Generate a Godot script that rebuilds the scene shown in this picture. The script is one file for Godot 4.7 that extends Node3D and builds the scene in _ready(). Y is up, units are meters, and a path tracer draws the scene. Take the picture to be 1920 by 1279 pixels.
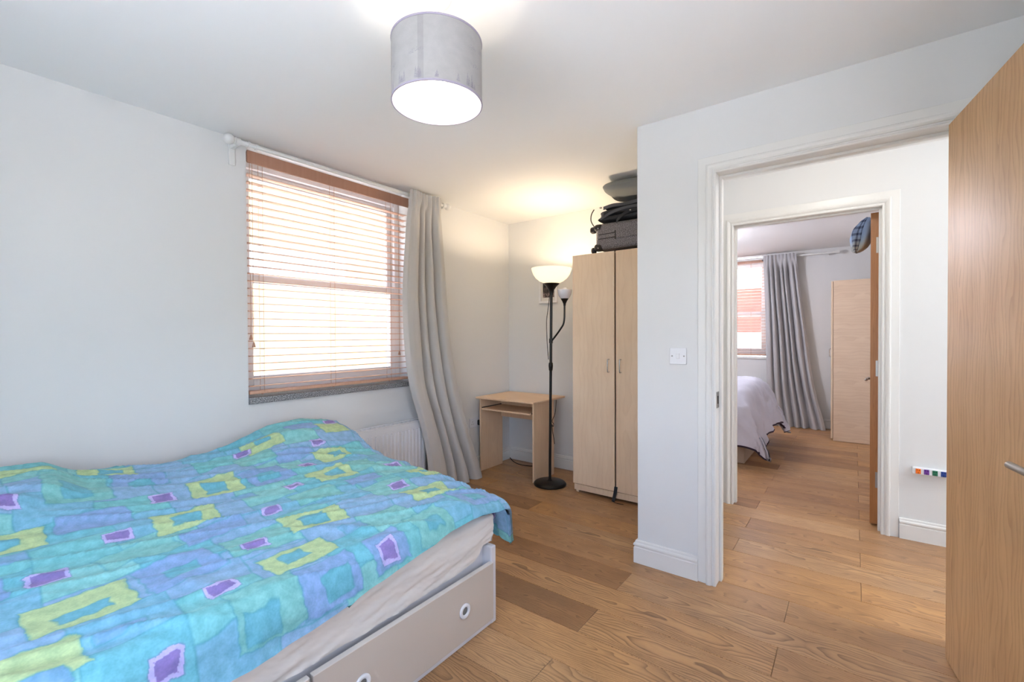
extends Node3D
# A bedroom seen from its corner, with a hall and a second bedroom beyond the open door.
# x runs along the window wall, -z runs towards it, y is up; the camera stands over the origin.

const CEIL := 2.383
const DOOR_H := 2.045
var M := {}
var used := {}

func _ready() -> void:
	# ---- camera
	var cam := Camera3D.new()
	cam.name = "camera"
	cam.keep_aspect = Camera3D.KEEP_HEIGHT
	cam.fov = rad_to_deg(2.0 * atan(639.5 / 854.0))
	cam.near = 0.02
	cam.far = 100.0
	cam.basis = Basis(Vector3.UP, deg_to_rad(-53.07)) * Basis(Vector3.RIGHT, deg_to_rad(-0.674)) * Basis(Vector3.BACK, deg_to_rad(-0.276))
	cam.position = Vector3(0, 1.25, 0)
	add_child(cam)
	cam.current = true
	# ---- sky, exposure
	var sm := ProceduralSkyMaterial.new()
	sm.sky_top_color = Color(0.64, 0.75, 0.92)
	sm.sky_horizon_color = Color(0.90, 0.93, 0.97)
	sm.ground_bottom_color = Color(0.66, 0.65, 0.62)
	sm.ground_horizon_color = Color(0.75, 0.75, 0.75)
	var sky := Sky.new()
	sky.sky_material = sm
	var env := Environment.new()
	env.background_mode = Environment.BG_SKY
	env.sky = sky
	env.background_energy_multiplier = 5.0
	env.tonemap_mode = Environment.TONE_MAPPER_LINEAR
	env.tonemap_exposure = 1.62
	env.sdfgi_enabled = true
	env.ssao_enabled = true
	env.ssil_enabled = true
	var we := WorldEnvironment.new()
	we.name = "world"
	we.environment = env
	add_child(we)
	# ---- sun: high over the roofs, lighting the ground outside but not these floors
	var sun := DirectionalLight3D.new()
	sun.name = "sun"
	sun.light_color = Color(1.0, 0.98, 0.965)
	sun.light_energy = 6.4
	sun.light_angular_distance = 1.0
	sun.shadow_enabled = true
	sun.basis = Basis.looking_at(Vector3(0.14, -1.0, -0.10).normalized(), Vector3.FORWARD)
	add_child(sun)

	make_materials()
	build_shell()
	build_floor()
	build_doors()
	build_window_main()
	build_window_far()
	build_window_west()
	build_outside()
	build_bed()
	build_duvet()
	build_wardrobe()
	build_desk()
	build_floor_lamp()
	build_pendant()
	build_curtain_main()
	build_radiator_main()
	build_luggage()
	build_small_things()
	build_far_room()

# ------------------------------------------------------------------ naming
func numbered(called: String) -> String:
	if not used.has(called):
		used[called] = 0
		return called
	used[called] += 1
	return "%s_%03d" % [called, used[called]]

func tag(o: Node, label: String, category: String, group := "") -> Node:
	o.set_meta("label", label)
	if category != "":
		o.set_meta("category", category)
	if group != "":
		o.set_meta("group", group)
	return o

func thing(called: String, label: String, category: String, at := Vector3.ZERO, group := "") -> Node3D:
	var o := Node3D.new()
	o.name = numbered(called)
	o.position = at
	add_child(o)
	tag(o, label, category, group)
	return o

func part(called: String, mesh: Mesh, m: Material, parent: Node = null, at := Vector3.ZERO) -> MeshInstance3D:
	var o := MeshInstance3D.new()
	o.name = called if parent != null else numbered(called)
	o.mesh = mesh
	o.material_override = m
	o.position = at
	if parent == null:
		add_child(o, true)
	else:
		parent.add_child(o, true)
	return o

func struct(called: String, label: String, at := Vector3.ZERO) -> Node3D:
	var o := Node3D.new()
	o.name = numbered(called)
	o.position = at
	add_child(o)
	o.set_meta("label", label)
	o.set_meta("kind", "structure")
	return o

# ------------------------------------------------------------------ shapes
func mb() -> SurfaceTool:
	var st := SurfaceTool.new()
	st.begin(Mesh.PRIMITIVE_TRIANGLES)
	return st

func vert(st: SurfaceTool, p: Vector3, n: Vector3, uv: Vector2) -> void:
	st.set_normal(n)
	st.set_uv(uv)
	st.add_vertex(p)

# a triangle whose front (clockwise) faces along its normals
func tri(st: SurfaceTool, p: Array, n: Array, uv: Array) -> void:
	var face: Vector3 = (p[0] - p[2]).cross(p[0] - p[1])
	var order := [0, 1, 2]
	if face.dot(n[0] + n[1] + n[2]) < 0.0:
		order = [0, 2, 1]
	for i in order:
		vert(st, p[i], n[i], uv[i])

func uv_for(p: Vector3, n: Vector3) -> Vector2:
	var a := n.abs()
	if a.x >= a.y and a.x >= a.z:
		return Vector2(p.z, p.y)
	if a.y >= a.z:
		return Vector2(p.x, p.z)
	return Vector2(p.x, p.y)

func quad(st: SurfaceTool, a: Vector3, b: Vector3, c: Vector3, d: Vector3, n: Vector3) -> void:
	tri(st, [a, b, c], [n, n, n], [uv_for(a, n), uv_for(b, n), uv_for(c, n)])
	tri(st, [a, c, d], [n, n, n], [uv_for(a, n), uv_for(c, n), uv_for(d, n)])

# plain box between two corners, for walls
func wallbox(st: SurfaceTool, lo: Vector3, hi: Vector3) -> void:
	for ax in 3:
		for s in [0, 1]:
			var n := Vector3.ZERO
			n[ax] = 1.0 if s else -1.0
			var u := (ax + 1) % 3
			var w := (ax + 2) % 3
			var q := []
			for k in [[0, 0], [1, 0], [1, 1], [0, 1]]:
				var p := Vector3.ZERO
				p[ax] = hi[ax] if s else lo[ax]
				p[u] = hi[u] if k[0] else lo[u]
				p[w] = hi[w] if k[1] else lo[w]
				q.append(p)
			quad(st, q[0], q[1], q[2], q[3], n)

# box with rounded edges of radius r, k steps round each edge
func rbox(st: SurfaceTool, centre: Vector3, size: Vector3, r: float, k := 1) -> void:
	var h := size * 0.5
	r = minf(r, minf(h.x, minf(h.y, h.z)) * 0.999)
	for ax in 3:
		var u := (ax + 1) % 3
		var w := (ax + 2) % 3
		var lu := edge_steps(h[u], r, k)
		var lw := edge_steps(h[w], r, k)
		for s in [-1.0, 1.0]:
			for i in lu.size() - 1:
				for j in lw.size() - 1:
					var ps := []
					var ns := []
					var us := []
					for c in [[0, 0], [1, 0], [1, 1], [0, 1]]:
						var p := Vector3.ZERO
						p[ax] = s * h[ax]
						p[u] = lu[i + c[0]]
						p[w] = lw[j + c[1]]
						var q := Vector3(clampf(p.x, r - h.x, h.x - r), clampf(p.y, r - h.y, h.y - r), clampf(p.z, r - h.z, h.z - r))
						var d := (p - q).normalized()
						var at := q + d * r
						var fn := Vector3.ZERO
						fn[ax] = s
						ps.append(centre + at)
						ns.append(d)
						us.append(uv_for(at, fn))
					tri(st, [ps[0], ps[1], ps[2]], [ns[0], ns[1], ns[2]], [us[0], us[1], us[2]])
					tri(st, [ps[0], ps[2], ps[3]], [ns[0], ns[2], ns[3]], [us[0], us[2], us[3]])

func edge_steps(h: float, r: float, k: int) -> Array:
	var out := []
	for i in k + 1:
		out.append(-h + r * (1.0 - tan(PI / 4 * (1.0 - float(i) / k))))
	for i in k + 1:
		out.append(h - r * (1.0 - tan(PI / 4 * float(i) / k)))
	return out

func box_mesh(size: Vector3, r := 0.002, k := 1, centre := Vector3.ZERO) -> ArrayMesh:
	var st := mb()
	rbox(st, centre, size, r, k)
	return st.commit()

func span_mesh(lo: Vector3, hi: Vector3, r := 0.002, k := 1) -> ArrayMesh:
	return box_mesh(hi - lo, r, k, (lo + hi) * 0.5)

# surface of revolution round y; prof holds (radius, height)
func lathe(st: SurfaceTool, prof: Array, segs := 40, at := Vector3.ZERO, b := Basis()) -> void:
	var n := prof.size()
	var fn := []
	for i in n - 1:
		var d: Vector2 = prof[i + 1] - prof[i]
		fn.append(Vector2(d.y, -d.x).normalized())
	for i in n - 1:
		var n0: Vector2 = fn[i]
		var n1: Vector2 = fn[i]
		if i > 0 and fn[i - 1].dot(fn[i]) > 0.75:
			n0 = (fn[i - 1] + fn[i]).normalized()
		if i < n - 2 and fn[i + 1].dot(fn[i]) > 0.75:
			n1 = (fn[i + 1] + fn[i]).normalized()
		for s in segs:
			var a0 := TAU * s / segs
			var a1 := TAU * (s + 1) / segs
			var ps := []
			var ns := []
			var us := []
			for c in [[i, a0, n0], [i + 1, a0, n1], [i + 1, a1, n1], [i, a1, n0]]:
				var p: Vector2 = prof[c[0]]
				ps.append(at + b * Vector3(p.x * cos(c[1]), p.y, p.x * sin(c[1])))
				ns.append(b * Vector3(c[2].x * cos(c[1]), c[2].y, c[2].x * sin(c[1])))
				us.append(Vector2(c[1] / TAU, p.y))
			if prof[i + 1].x > 0.0:
				tri(st, [ps[0], ps[1], ps[2]], [ns[0], ns[1], ns[2]], [us[0], us[1], us[2]])
			if prof[i].x > 0.0:
				tri(st, [ps[0], ps[2], ps[3]], [ns[0], ns[2], ns[3]], [us[0], us[2], us[3]])

func lathe_mesh(prof: Array, segs := 40, at := Vector3.ZERO, b := Basis()) -> ArrayMesh:
	var st := mb()
	lathe(st, prof, segs, at, b)
	return st.commit()

# round tube along a path
func tube(st: SurfaceTool, path: Array, r: float, segs := 10) -> void:
	var n := path.size()
	var rings := []
	var side := Vector3.ZERO
	for i in n:
		var t: Vector3 = (path[mini(i + 1, n - 1)] - path[maxi(i - 1, 0)]).normalized()
		if side == Vector3.ZERO:
			side = t.cross(Vector3.UP if absf(t.y) < 0.9 else Vector3.RIGHT).normalized()
		side = (side - t * side.dot(t)).normalized()
		var up := t.cross(side)
		var ring := []
		for s in segs:
			var a := TAU * s / segs
			ring.append(side * cos(a) + up * sin(a))
		rings.append(ring)
	for i in n - 1:
		for s in segs:
			var s1 := (s + 1) % segs
			var a: Vector3 = rings[i][s]
			var b: Vector3 = rings[i][s1]
			var c: Vector3 = rings[i + 1][s1]
			var d: Vector3 = rings[i + 1][s]
			var ps := [path[i] + a * r, path[i] + b * r, path[i + 1] + c * r, path[i + 1] + d * r]
			var u := [Vector2(0, i), Vector2(1, i), Vector2(1, i + 1), Vector2(0, i + 1)]
			tri(st, [ps[0], ps[1], ps[2]], [a, b, c], [u[0], u[1], u[2]])
			tri(st, [ps[0], ps[2], ps[3]], [a, c, d], [u[0], u[2], u[3]])
	for e in [0, n - 1]:
		var t2: Vector3 = (path[0] - path[1]).normalized() if e == 0 else (path[n - 1] - path[n - 2]).normalized()
		for s in segs:
			tri(st, [path[e], path[e] + rings[e][s] * r, path[e] + rings[e][(s + 1) % segs] * r], [t2, t2, t2], [Vector2.ZERO, Vector2.ZERO, Vector2.ZERO])

func tube_mesh(path: Array, r: float, segs := 10) -> ArrayMesh:
	var st := mb()
	tube(st, path, r, segs)
	return st.commit()

func smooth_path(pts: Array, steps := 6) -> Array:
	var c := Curve3D.new()
	for i in pts.size():
		var t := Vector3.ZERO
		if i > 0 and i < pts.size() - 1:
			t = (pts[i + 1] - pts[i - 1]) / 6.0
		c.add_point(pts[i], -t, t)
	var out := []
	for i in (pts.size() - 1) * steps + 1:
		out.append(c.samplef(float(i) / steps))
	return out

# profile (out, up-or-across) swept along straight rings given as lists of points, one ring per corner
func loft(st: SurfaceTool, rings: Array, closed_ends := true) -> void:
	var m: int = rings[0].size()
	for i in rings.size() - 1:
		for j in m - 1:
			var a: Vector3 = rings[i][j]
			var b: Vector3 = rings[i][j + 1]
			var c: Vector3 = rings[i + 1][j + 1]
			var d: Vector3 = rings[i + 1][j]
			var n := (b - a).cross(d - a).normalized()
			quad(st, a, b, c, d, n)
	if closed_ends:
		for e in [0, rings.size() - 1]:
			var mid := Vector3.ZERO
			for p in rings[e]:
				mid += p
			mid /= m
			var other: Vector3 = rings[1][0] if e == 0 else rings[e - 1][0]
			var n2: Vector3 = (rings[e][1] - rings[e][0]).cross(rings[e][2] - rings[e][0])
			for j in range(2, m):
				if n2.length() > 1e-9:
					break
				n2 = (rings[e][1] - rings[e][0]).cross(rings[e][j] - rings[e][0])
			n2 = n2.normalized()
			if n2.dot(rings[e][0] - other) < 0:
				n2 = -n2
			for j in m:
				tri(st, [mid, rings[e][j], rings[e][(j + 1) % m]], [n2, n2, n2], [Vector2.ZERO, Vector2.ZERO, Vector2.ZERO])

# cloth: points on an (n x m) grid, made into a closed sheet of that thickness
func sheet(P: PackedVector3Array, n: int, m: int, thick: float, uvs: PackedVector2Array) -> ArrayMesh:
	var N := PackedVector3Array()
	N.resize(n * m)
	for i in n:
		for j in m:
			var du := P[mini(i + 1, n - 1) * m + j] - P[maxi(i - 1, 0) * m + j]
			var dv := P[i * m + mini(j + 1, m - 1)] - P[i * m + maxi(j - 1, 0)]
			N[i * m + j] = du.cross(dv).normalized()
	var V := PackedVector3Array()
	var NN := PackedVector3Array()
	var U := PackedVector2Array()
	for i in n * m:
		V.append(P[i])
		NN.append(N[i])
		U.append(uvs[i])
	for i in n * m:
		V.append(P[i] - N[i] * thick)
		NN.append(-N[i])
		U.append(uvs[i])
	var I := PackedInt32Array()
	var k := n * m
	for i in n - 1:
		for j in m - 1:
			var a := i * m + j
			var b := (i + 1) * m + j
			# du x dv is the normal: clockwise front order is a, a+1, b
			I.append_array([a, a + 1, b, b, a + 1, b + 1])
			I.append_array([k + a, k + b, k + a + 1, k + b, k + b + 1, k + a + 1])
	for i in n - 1:
		for j in [0, m - 1]:
			var a := i * m + int(j)
			var b := (i + 1) * m + int(j)
			if j == 0:
				I.append_array([a, b, k + a, b, k + b, k + a])
			else:
				I.append_array([a, k + a, b, b, k + a, k + b])
	for j in m - 1:
		for i in [0, n - 1]:
			var a := int(i) * m + j
			var b := a + 1
			if i == 0:
				I.append_array([a, k + a, b, b, k + a, k + b])
			else:
				I.append_array([a, b, k + a, b, k + b, k + a])
	var arr := []
	arr.resize(Mesh.ARRAY_MAX)
	arr[Mesh.ARRAY_VERTEX] = V
	arr[Mesh.ARRAY_NORMAL] = NN
	arr[Mesh.ARRAY_TEX_UV] = U
	arr[Mesh.ARRAY_INDEX] = I
	var am := ArrayMesh.new()
	am.add_surface_from_arrays(Mesh.PRIMITIVE_TRIANGLES, arr)
	return am

func ss(a: float, b: float, t: float) -> float:
	t = clampf((t - a) / (b - a), 0.0, 1.0)
	return t * t * (3.0 - 2.0 * t)

# ------------------------------------------------------------------ materials
func mat(c: Color, rough := 0.6, metal := 0.0) -> StandardMaterial3D:
	var m := StandardMaterial3D.new()
	m.albedo_color = c
	m.roughness = rough
	m.metallic = metal
	return m

func noise(sd: int, freq: float, oct := 3) -> FastNoiseLite:
	var f := FastNoiseLite.new()
	f.seed = sd
	f.noise_type = FastNoiseLite.TYPE_SIMPLEX_SMOOTH
	f.frequency = freq
	f.fractal_octaves = oct
	return f

# wood cut along the grain; the picture covers (across, along) metres
func wood(w: int, h: int, across: float, along: float, lightest: Color, darkest: Color, sd: int, rings: float, pores: float, ring_share: float) -> ImageTexture:
	var rg := RandomNumberGenerator.new()
	rg.seed = sd
	var warp := noise(sd, 2.2, 3)
	var fine := noise(sd + 7, 1.0, 3)
	var tone := noise(sd + 13, 1.6, 2)
	var heart := across * (0.3 + 0.4 * rg.randf())
	var tilt := 0.035 + 0.03 * rg.randf()
	var off := rg.randf() * 0.6
	var data := PackedByteArray()
	data.resize(w * h * 3)
	var k := 0
	for y in h:
		var v := along * y / h
		# fold the length so that the picture repeats without a seam
		var vf := absf(v - along * 0.5)
		for x in w:
			var u := across * x / w
			var wob := warp.get_noise_2d(u * 3.0, vf * 0.9) * 0.035
			var dx := u - heart + wob
			var dz := (vf - along * 0.5 * off) * tilt + 0.02 + warp.get_noise_2d(u * 2.0 + 9.0, vf * 1.3) * 0.012
			var r := sqrt(dx * dx + dz * dz) * rings
			var f := r - floorf(r)
			var late := pow(f, 3.0) * (1.0 - ss(0.93, 1.0, f))
			var fib := fine.get_noise_2d(u * 420.0, v * 9.0) * 0.5 + 0.5
			var t := late * ring_share * (0.7 + 0.6 * fib) + maxf(0.0, fib - 0.55) * pores * 1.5 + tone.get_noise_2d(u * 4.0, vf * 1.4) * 0.14 + 0.12
			var c := lightest.lerp(darkest, clampf(t, 0.0, 1.0))
			data[k] = int(c.r * 255.0)
			data[k + 1] = int(c.g * 255.0)
			data[k + 2] = int(c.b * 255.0)
			k += 3
	return ImageTexture.create_from_image(Image.create_from_data(w, h, false, Image.FORMAT_RGB8, data))

func textured(t: Texture2D, across: float, along: float, rough: float, tint := Color.WHITE, off := Vector3.ZERO) -> StandardMaterial3D:
	var m := mat(tint, rough)
	m.albedo_texture = t
	m.uv1_scale = Vector3(1.0 / across, 1.0 / along, 1)
	m.uv1_offset = off
	return m

func weave(size: int, sd: int) -> ImageTexture:
	var im := Image.create(size, size, false, Image.FORMAT_RGB8)
	var f := noise(sd, 0.08, 2)
	for y in size:
		for x in size:
			var v := 0.5 + 0.22 * sin(TAU * x / 4.0) * sin(TAU * y / 4.0) + 0.25 * f.get_noise_2d(x, y)
			im.set_pixel(x, y, Color(v, v, v))
	return ImageTexture.create_from_image(im)

func make_materials() -> void:
	M.wall = mat(Color(0.895, 0.895, 0.89), 0.75)
	M.ceiling = mat(Color(0.965, 0.965, 0.96), 0.85)
	M.gloss_white = mat(Color(0.915, 0.91, 0.895), 0.35)
	M.upvc = mat(Color(0.93, 0.93, 0.93), 0.3)
	M.plastic = mat(Color(0.92, 0.92, 0.93), 0.3)
	M.rod_white = mat(Color(0.90, 0.90, 0.89), 0.35)
	M.chrome = mat(Color(0.78, 0.78, 0.78), 0.22, 1.0)
	M.steel = mat(Color(0.62, 0.61, 0.59), 0.35, 1.0)
	M.black_metal = mat(Color(0.035, 0.035, 0.04), 0.3)
	M.black = mat(Color(0.03, 0.03, 0.035), 0.5)
	M.pull_dark = mat(Color(0.50, 0.49, 0.47), 0.6)
	M.dark_gap = mat(Color(0.02, 0.018, 0.016), 0.9)
	M.subfloor = mat(Color(0.10, 0.07, 0.05), 0.9)
	M.brick = mat(Color(0.60, 0.33, 0.26), 0.9)
	# floorboards: four cuts of oak, each in a few tones
	var cuts := []
	for i in 5:
		cuts.append(wood(144, 1024, 0.2, 1.9, Color(0.805, 0.635, 0.455), Color(0.36, 0.25, 0.16), 31 + i * 17, [95.0, 120.0, 80.0, 135.0, 105.0][i], 0.5, [0.55, 0.4, 0.62, 0.35, 0.5][i]))
	M.planks = []
	var tones := [Color(1, 1, 1), Color(0.90, 0.87, 0.85), Color(1.0, 0.98, 0.94), Color(0.95, 0.93, 0.91), Color(0.83, 0.79, 0.76), Color(1.0, 0.96, 0.88)]
	for i in 18:
		var m := textured(cuts[i % 5], 0.2, 1.9, 0.34, tones[(i * 5 + i / 6) % 6], Vector3(0.5, 0.37 * i, 0))
		M.planks.append(m)
	M.planks_dark = [textured(cuts[1], 0.2, 1.9, 0.34, Color(0.80, 0.755, 0.72), Vector3(0.5, 0.1, 0)), textured(cuts[3], 0.2, 1.9, 0.34, Color(0.83, 0.78, 0.74), Vector3(0.5, 0.6, 0))]
	M.plank_light = textured(cuts[2], 0.2, 1.9, 0.34, Color(1.0, 0.985, 0.95), Vector3(0.5, 0.45, 0))
	var oak := wood(384, 1024, 0.84, 2.06, Color(0.82, 0.655, 0.465), Color(0.60, 0.43, 0.27), 401, 42.0, 0.38, 0.42)
	M.oak = textured(oak, 0.84, 2.06, 0.42, Color.WHITE, Vector3(0.0, 0.5, 0))
	M.oak_edge = textured(oak, 0.3, 2.06, 0.4, Color(0.86, 0.74, 0.62))
	var birch := wood(256, 768, 0.5, 1.9, Color(0.965, 0.87, 0.755), Color(0.85, 0.73, 0.60), 77, 26.0, 0.35, 0.22)
	M.birch = textured(birch, 0.5, 1.9, 0.45, Color.WHITE, Vector3(0.1, 0.5, 0))
	M.birch_b = textured(birch, 0.5, 1.9, 0.45, Color(0.98, 0.97, 0.96), Vector3(0.55, 0.2, 0))
	M.beech = textured(birch, 0.42, 1.5, 0.45, Color(0.97, 0.93, 0.89), Vector3(0.3, 0.1, 0))
	M.beech_top = textured(birch, 0.42, 1.5, 0.45, Color(1.0, 0.955, 0.91), Vector3(0.7, 0.3, 0))
	var across := wood(256, 512, 0.5, 0.9, Color(0.93, 0.83, 0.72), Color(0.80, 0.67, 0.55), 91, 30.0, 0.3, 0.3)
	var turned := across.get_image()
	turned.rotate_90(CLOCKWISE)
	M.maple_flat = textured(ImageTexture.create_from_image(turned), 0.9, 0.5, 0.45)
	M.slat = textured(birch, 0.05, 1.5, 0.4, Color(0.90, 0.80, 0.79))
	M.slat_dark = textured(birch, 0.1, 1.5, 0.4, Color(0.76, 0.64, 0.62))
	M.cord = mat(Color(0.74, 0.58, 0.46), 0.8)
	var wv := weave(256, 5)
	M.curtain = mat(Color(0.79, 0.775, 0.755), 0.85)
	M.curtain.heightmap_enabled = false
	M.curtain.rim_enabled = true
	M.curtain.rim = 0.3
	M.curtain_far = mat(Color(0.72, 0.715, 0.72), 0.85)
	M.sheet = mat(Color(0.90, 0.87, 0.84), 0.85)
	M.divan = mat(Color(0.80, 0.75, 0.70), 0.7)
	M.divan_side = mat(Color(0.86, 0.85, 0.86), 0.75)
	M.case_cloth = mat(Color(0.35, 0.34, 0.36), 0.8)
	M.case_cloth.albedo_texture = wv
	M.case_cloth.albedo_color = Color(0.95, 0.92, 0.95)
	M.case_cloth.uv1_scale = Vector3(6, 6, 1)
	M.case_dark = mat(Color(0.16, 0.155, 0.17), 0.6)
	M.bag = mat(Color(0.16, 0.175, 0.205), 0.8)
	M.bag_light = mat(Color(0.30, 0.31, 0.34), 0.7)
	M.pillow = mat(Color(0.52, 0.53, 0.53), 0.9)
	M.white_cloth = mat(Color(0.83, 0.83, 0.88), 0.85)
	M.plum = mat(Color(0.22, 0.16, 0.24), 0.85)
	M.beige = mat(Color(0.76, 0.68, 0.60), 0.85)
	M.render_wall = mat(Color(0.74, 0.65, 0.49), 0.9)
	M.render_white = mat(Color(0.93, 0.92, 0.90), 0.9)
	M.tarmac = mat(Color(0.925, 0.935, 0.945), 0.9)
	var gl := mat(Color(1, 1, 1, 0.04), 0.02)
	gl.transparency = BaseMaterial3D.TRANSPARENCY_ALPHA
	M.glass = gl
	# granite
	var g := Image.create(256, 256, false, Image.FORMAT_RGB8)
	var n1 := noise(3, 0.35, 2)
	var n2 := noise(4, 0.18, 2)
	for y in 256:
		for x in 256:
			var v := 0.53 + 0.62 * n1.get_noise_2d(x, y) + 0.2 * n2.get_noise_2d(x, y)
			g.set_pixel(x, y, Color(v * 0.98, v * 0.985, v))
	M.granite = mat(Color.WHITE, 0.35)
	M.granite.albedo_texture = ImageTexture.create_from_image(g)
	M.granite.uv1_scale = Vector3(2.2, 2.2, 2.2)
	# opal glass of the lamps
	M.opal = mat(Color(0.97, 0.96, 0.94), 0.3)
	M.opal.backlight_enabled = true
	M.opal.backlight = Color(0.9, 0.89, 0.87)
	M.opal_off = mat(Color(0.90, 0.90, 0.93), 0.25)
	M.bulb_warm = mat(Color(1, 0.95, 0.85), 0.4)
	M.bulb_warm.emission_enabled = true
	M.bulb_warm.emission = Color(1.0, 0.83, 0.58)
	M.bulb_warm.emission_energy_multiplier = 4.0
	M.bulb_cool = mat(Color(1, 1, 1), 0.4)
	M.bulb_cool.emission_enabled = true
	M.bulb_cool.emission = Color(1.0, 0.96, 0.90)
	M.bulb_cool.emission_energy_multiplier = 6.0

# ------------------------------------------------------------------ room shell
func build_shell() -> void:
	var lo := 0.0
	# window wall of the main room, the recess reaching the ceiling
	var st := mb()
	wallbox(st, Vector3(-0.75, lo, -3.12), Vector3(1.195, CEIL, -2.82))
	wallbox(st, Vector3(2.41, lo, -3.12), Vector3(3.9, CEIL, -2.82))
	wallbox(st, Vector3(1.195, lo, -3.12), Vector3(2.41, 0.856, -2.82))
	var w := struct("wall_north", "pale cream window wall behind the double bed")
	part("plaster", st.commit(), M.wall, w)
	st = mb()
	wallbox(st, Vector3(3.70, lo, -2.82), Vector3(3.80, CEIL, -0.95))
	w = struct("wall_alcove", "warm lit cream wall at the back of the wardrobe alcove")
	part("plaster", st.commit(), M.wall, w)
	st = mb()
	wallbox(st, Vector3(2.41, lo, -0.95), Vector3(3.66, CEIL, -0.85))
	w = struct("wall_partition", "cream partition wall between the wardrobe alcove and the hall")
	part("plaster", st.commit(), M.wall, w)
	st = mb()
	wallbox(st, Vector3(2.41, lo, -0.85), Vector3(2.51, CEIL, -0.57))
	wallbox(st, Vector3(2.41, lo, 0.336), Vector3(2.51, CEIL, 3.4))
	wallbox(st, Vector3(2.41, 2.072, -0.57), Vector3(2.51, CEIL, 0.336))
	w = struct("wall_doorway", "cream wall that carries the light switch and the near doorway")
	part("plaster", st.commit(), M.wall, w)
	st = mb()
	wallbox(st, Vector3(3.656, lo, -0.95), Vector3(3.76, CEIL, -0.735))
	wallbox(st, Vector3(3.656, lo, 0.16), Vector3(3.76, CEIL, 3.4))
	wallbox(st, Vector3(3.656, 2.072, -0.735), Vector3(3.76, CEIL, 0.16))
	w = struct("wall_hall", "bright white hall wall round the second doorway")
	part("plaster", st.commit(), M.wall, w)
	st = mb()
	wallbox(st, Vector3(2.41, lo, 3.4), Vector3(3.76, CEIL, 3.5))
	w = struct("wall_hall_end", "end wall of the hall, out of sight to the right")
	part("plaster", st.commit(), M.wall, w)
	st = mb()
	wallbox(st, Vector3(-0.75, lo, 0.62), Vector3(-0.45, CEIL, 0.72))
	wallbox(st, Vector3(1.25, lo, 0.62), Vector3(2.41, CEIL, 0.72))
	wallbox(st, Vector3(-0.45, lo, 0.62), Vector3(1.25, 0.7, 0.72))
	wallbox(st, Vector3(-0.45, 2.05, 0.62), Vector3(1.25, CEIL, 0.72))
	w = struct("wall_south", "cream wall behind the camera and the open oak door")
	part("plaster", st.commit(), M.wall, w)
	st = mb()
	wallbox(st, Vector3(-0.75, lo, -2.82), Vector3(-0.65, CEIL, -1.6))
	wallbox(st, Vector3(-0.75, lo, 0.25), Vector3(-0.65, CEIL, 0.62))
	wallbox(st, Vector3(-0.75, lo, -1.6), Vector3(-0.65, 0.7, 0.25))
	wallbox(st, Vector3(-0.75, 2.05, -1.6), Vector3(-0.65, CEIL, 0.25))
	w = struct("wall_west", "cream wall at the head of the double bed")
	part("plaster", st.commit(), M.wall, w)
	# second bedroom
	st = mb()
	wallbox(st, Vector3(3.80, lo, -3.12), Vector3(7.62, CEIL, -2.9))
	w = struct("wall_far_north", "white wall at the head of the far bed")
	part("plaster", st.commit(), M.wall, w)
	st = mb()
	wallbox(st, Vector3(3.76, lo, 0.36), Vector3(7.62, CEIL, 0.46))
	w = struct("wall_far_south", "white wall behind the far wardrobe")
	part("plaster", st.commit(), M.wall, w)
	st = mb()
	wallbox(st, Vector3(7.32, lo, -0.995), Vector3(7.62, CEIL, 0.36))
	wallbox(st, Vector3(7.32, lo, -2.9), Vector3(7.62, CEIL, -2.6))
	wallbox(st, Vector3(7.32, lo, -2.6), Vector3(7.62, 0.90, -0.995))
	w = struct("wall_far_east", "white window wall of the far bedroom behind its grey curtain")
	part("plaster", st.commit(), M.wall, w)
	st = mb()
	wallbox(st, Vector3(-0.75, CEIL, -3.12), Vector3(7.62, CEIL + 0.2, 3.5))
	w = struct("ceiling", "flat white ceiling above the three rooms")
	part("plaster", st.commit(), M.ceiling, w)
	# skirting boards
	skirting("baseboard_doorway", "white moulded skirting board under the light switch", [Vector2(3.3, -0.95), Vector2(2.41, -0.95), Vector2(2.41, -0.631)])
	skirting("baseboard_alcove", "white moulded skirting board along the alcove behind desk and wardrobe", [Vector2(-0.65, -2.82), Vector2(3.70, -2.82), Vector2(3.70, -0.95)])
	skirting("baseboard_hall", "white moulded skirting board under the coloured power strip", [Vector2(3.656, 0.224), Vector2(3.656, 3.4)])
	skirting("baseboard_far", "white skirting board under the far window and curtain", [Vector2(7.32, -2.9), Vector2(7.32, 0.36)])
	skirting("baseboard_south", "white skirting board behind the open oak door", [Vector2(2.41, 0.62), Vector2(-0.65, 0.62)])

# path in (x, z); the room lies to the right of the walking direction
func skirting(called: String, label: String, path: Array) -> void:
	var prof := [Vector2(0, 0), Vector2(0.018, 0), Vector2(0.018, 0.084), Vector2(0.0135, 0.088), Vector2(0.0135, 0.091), Vector2(0.0185, 0.095), Vector2(0.0195, 0.101), Vector2(0.0175, 0.107), Vector2(0.012, 0.111), Vector2(0.0105, 0.120), Vector2(0.007, 0.1235), Vector2(0, 0.1235)]
	var rings := []
	for i in path.size():
		var dirs := []
		if i > 0:
			dirs.append((path[i] - path[i - 1]).normalized())
		if i < path.size() - 1:
			dirs.append((path[i + 1] - path[i]).normalized())
		var nrm := Vector2.ZERO
		for d in dirs:
			nrm += Vector2(-d.y, d.x)
		nrm = nrm / dirs.size()
		nrm = nrm / nrm.length_squared()
		var ring := []
		for p in prof:
			var q: Vector2 = path[i] + nrm * p.x
			ring.append(Vector3(q.x, p.y, q.y))
		rings.append(ring)
	var st := mb()
	loft(st, rings)
	var o := struct(called, label)
	part("board", st.commit(), M.gloss_white, o)

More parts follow.
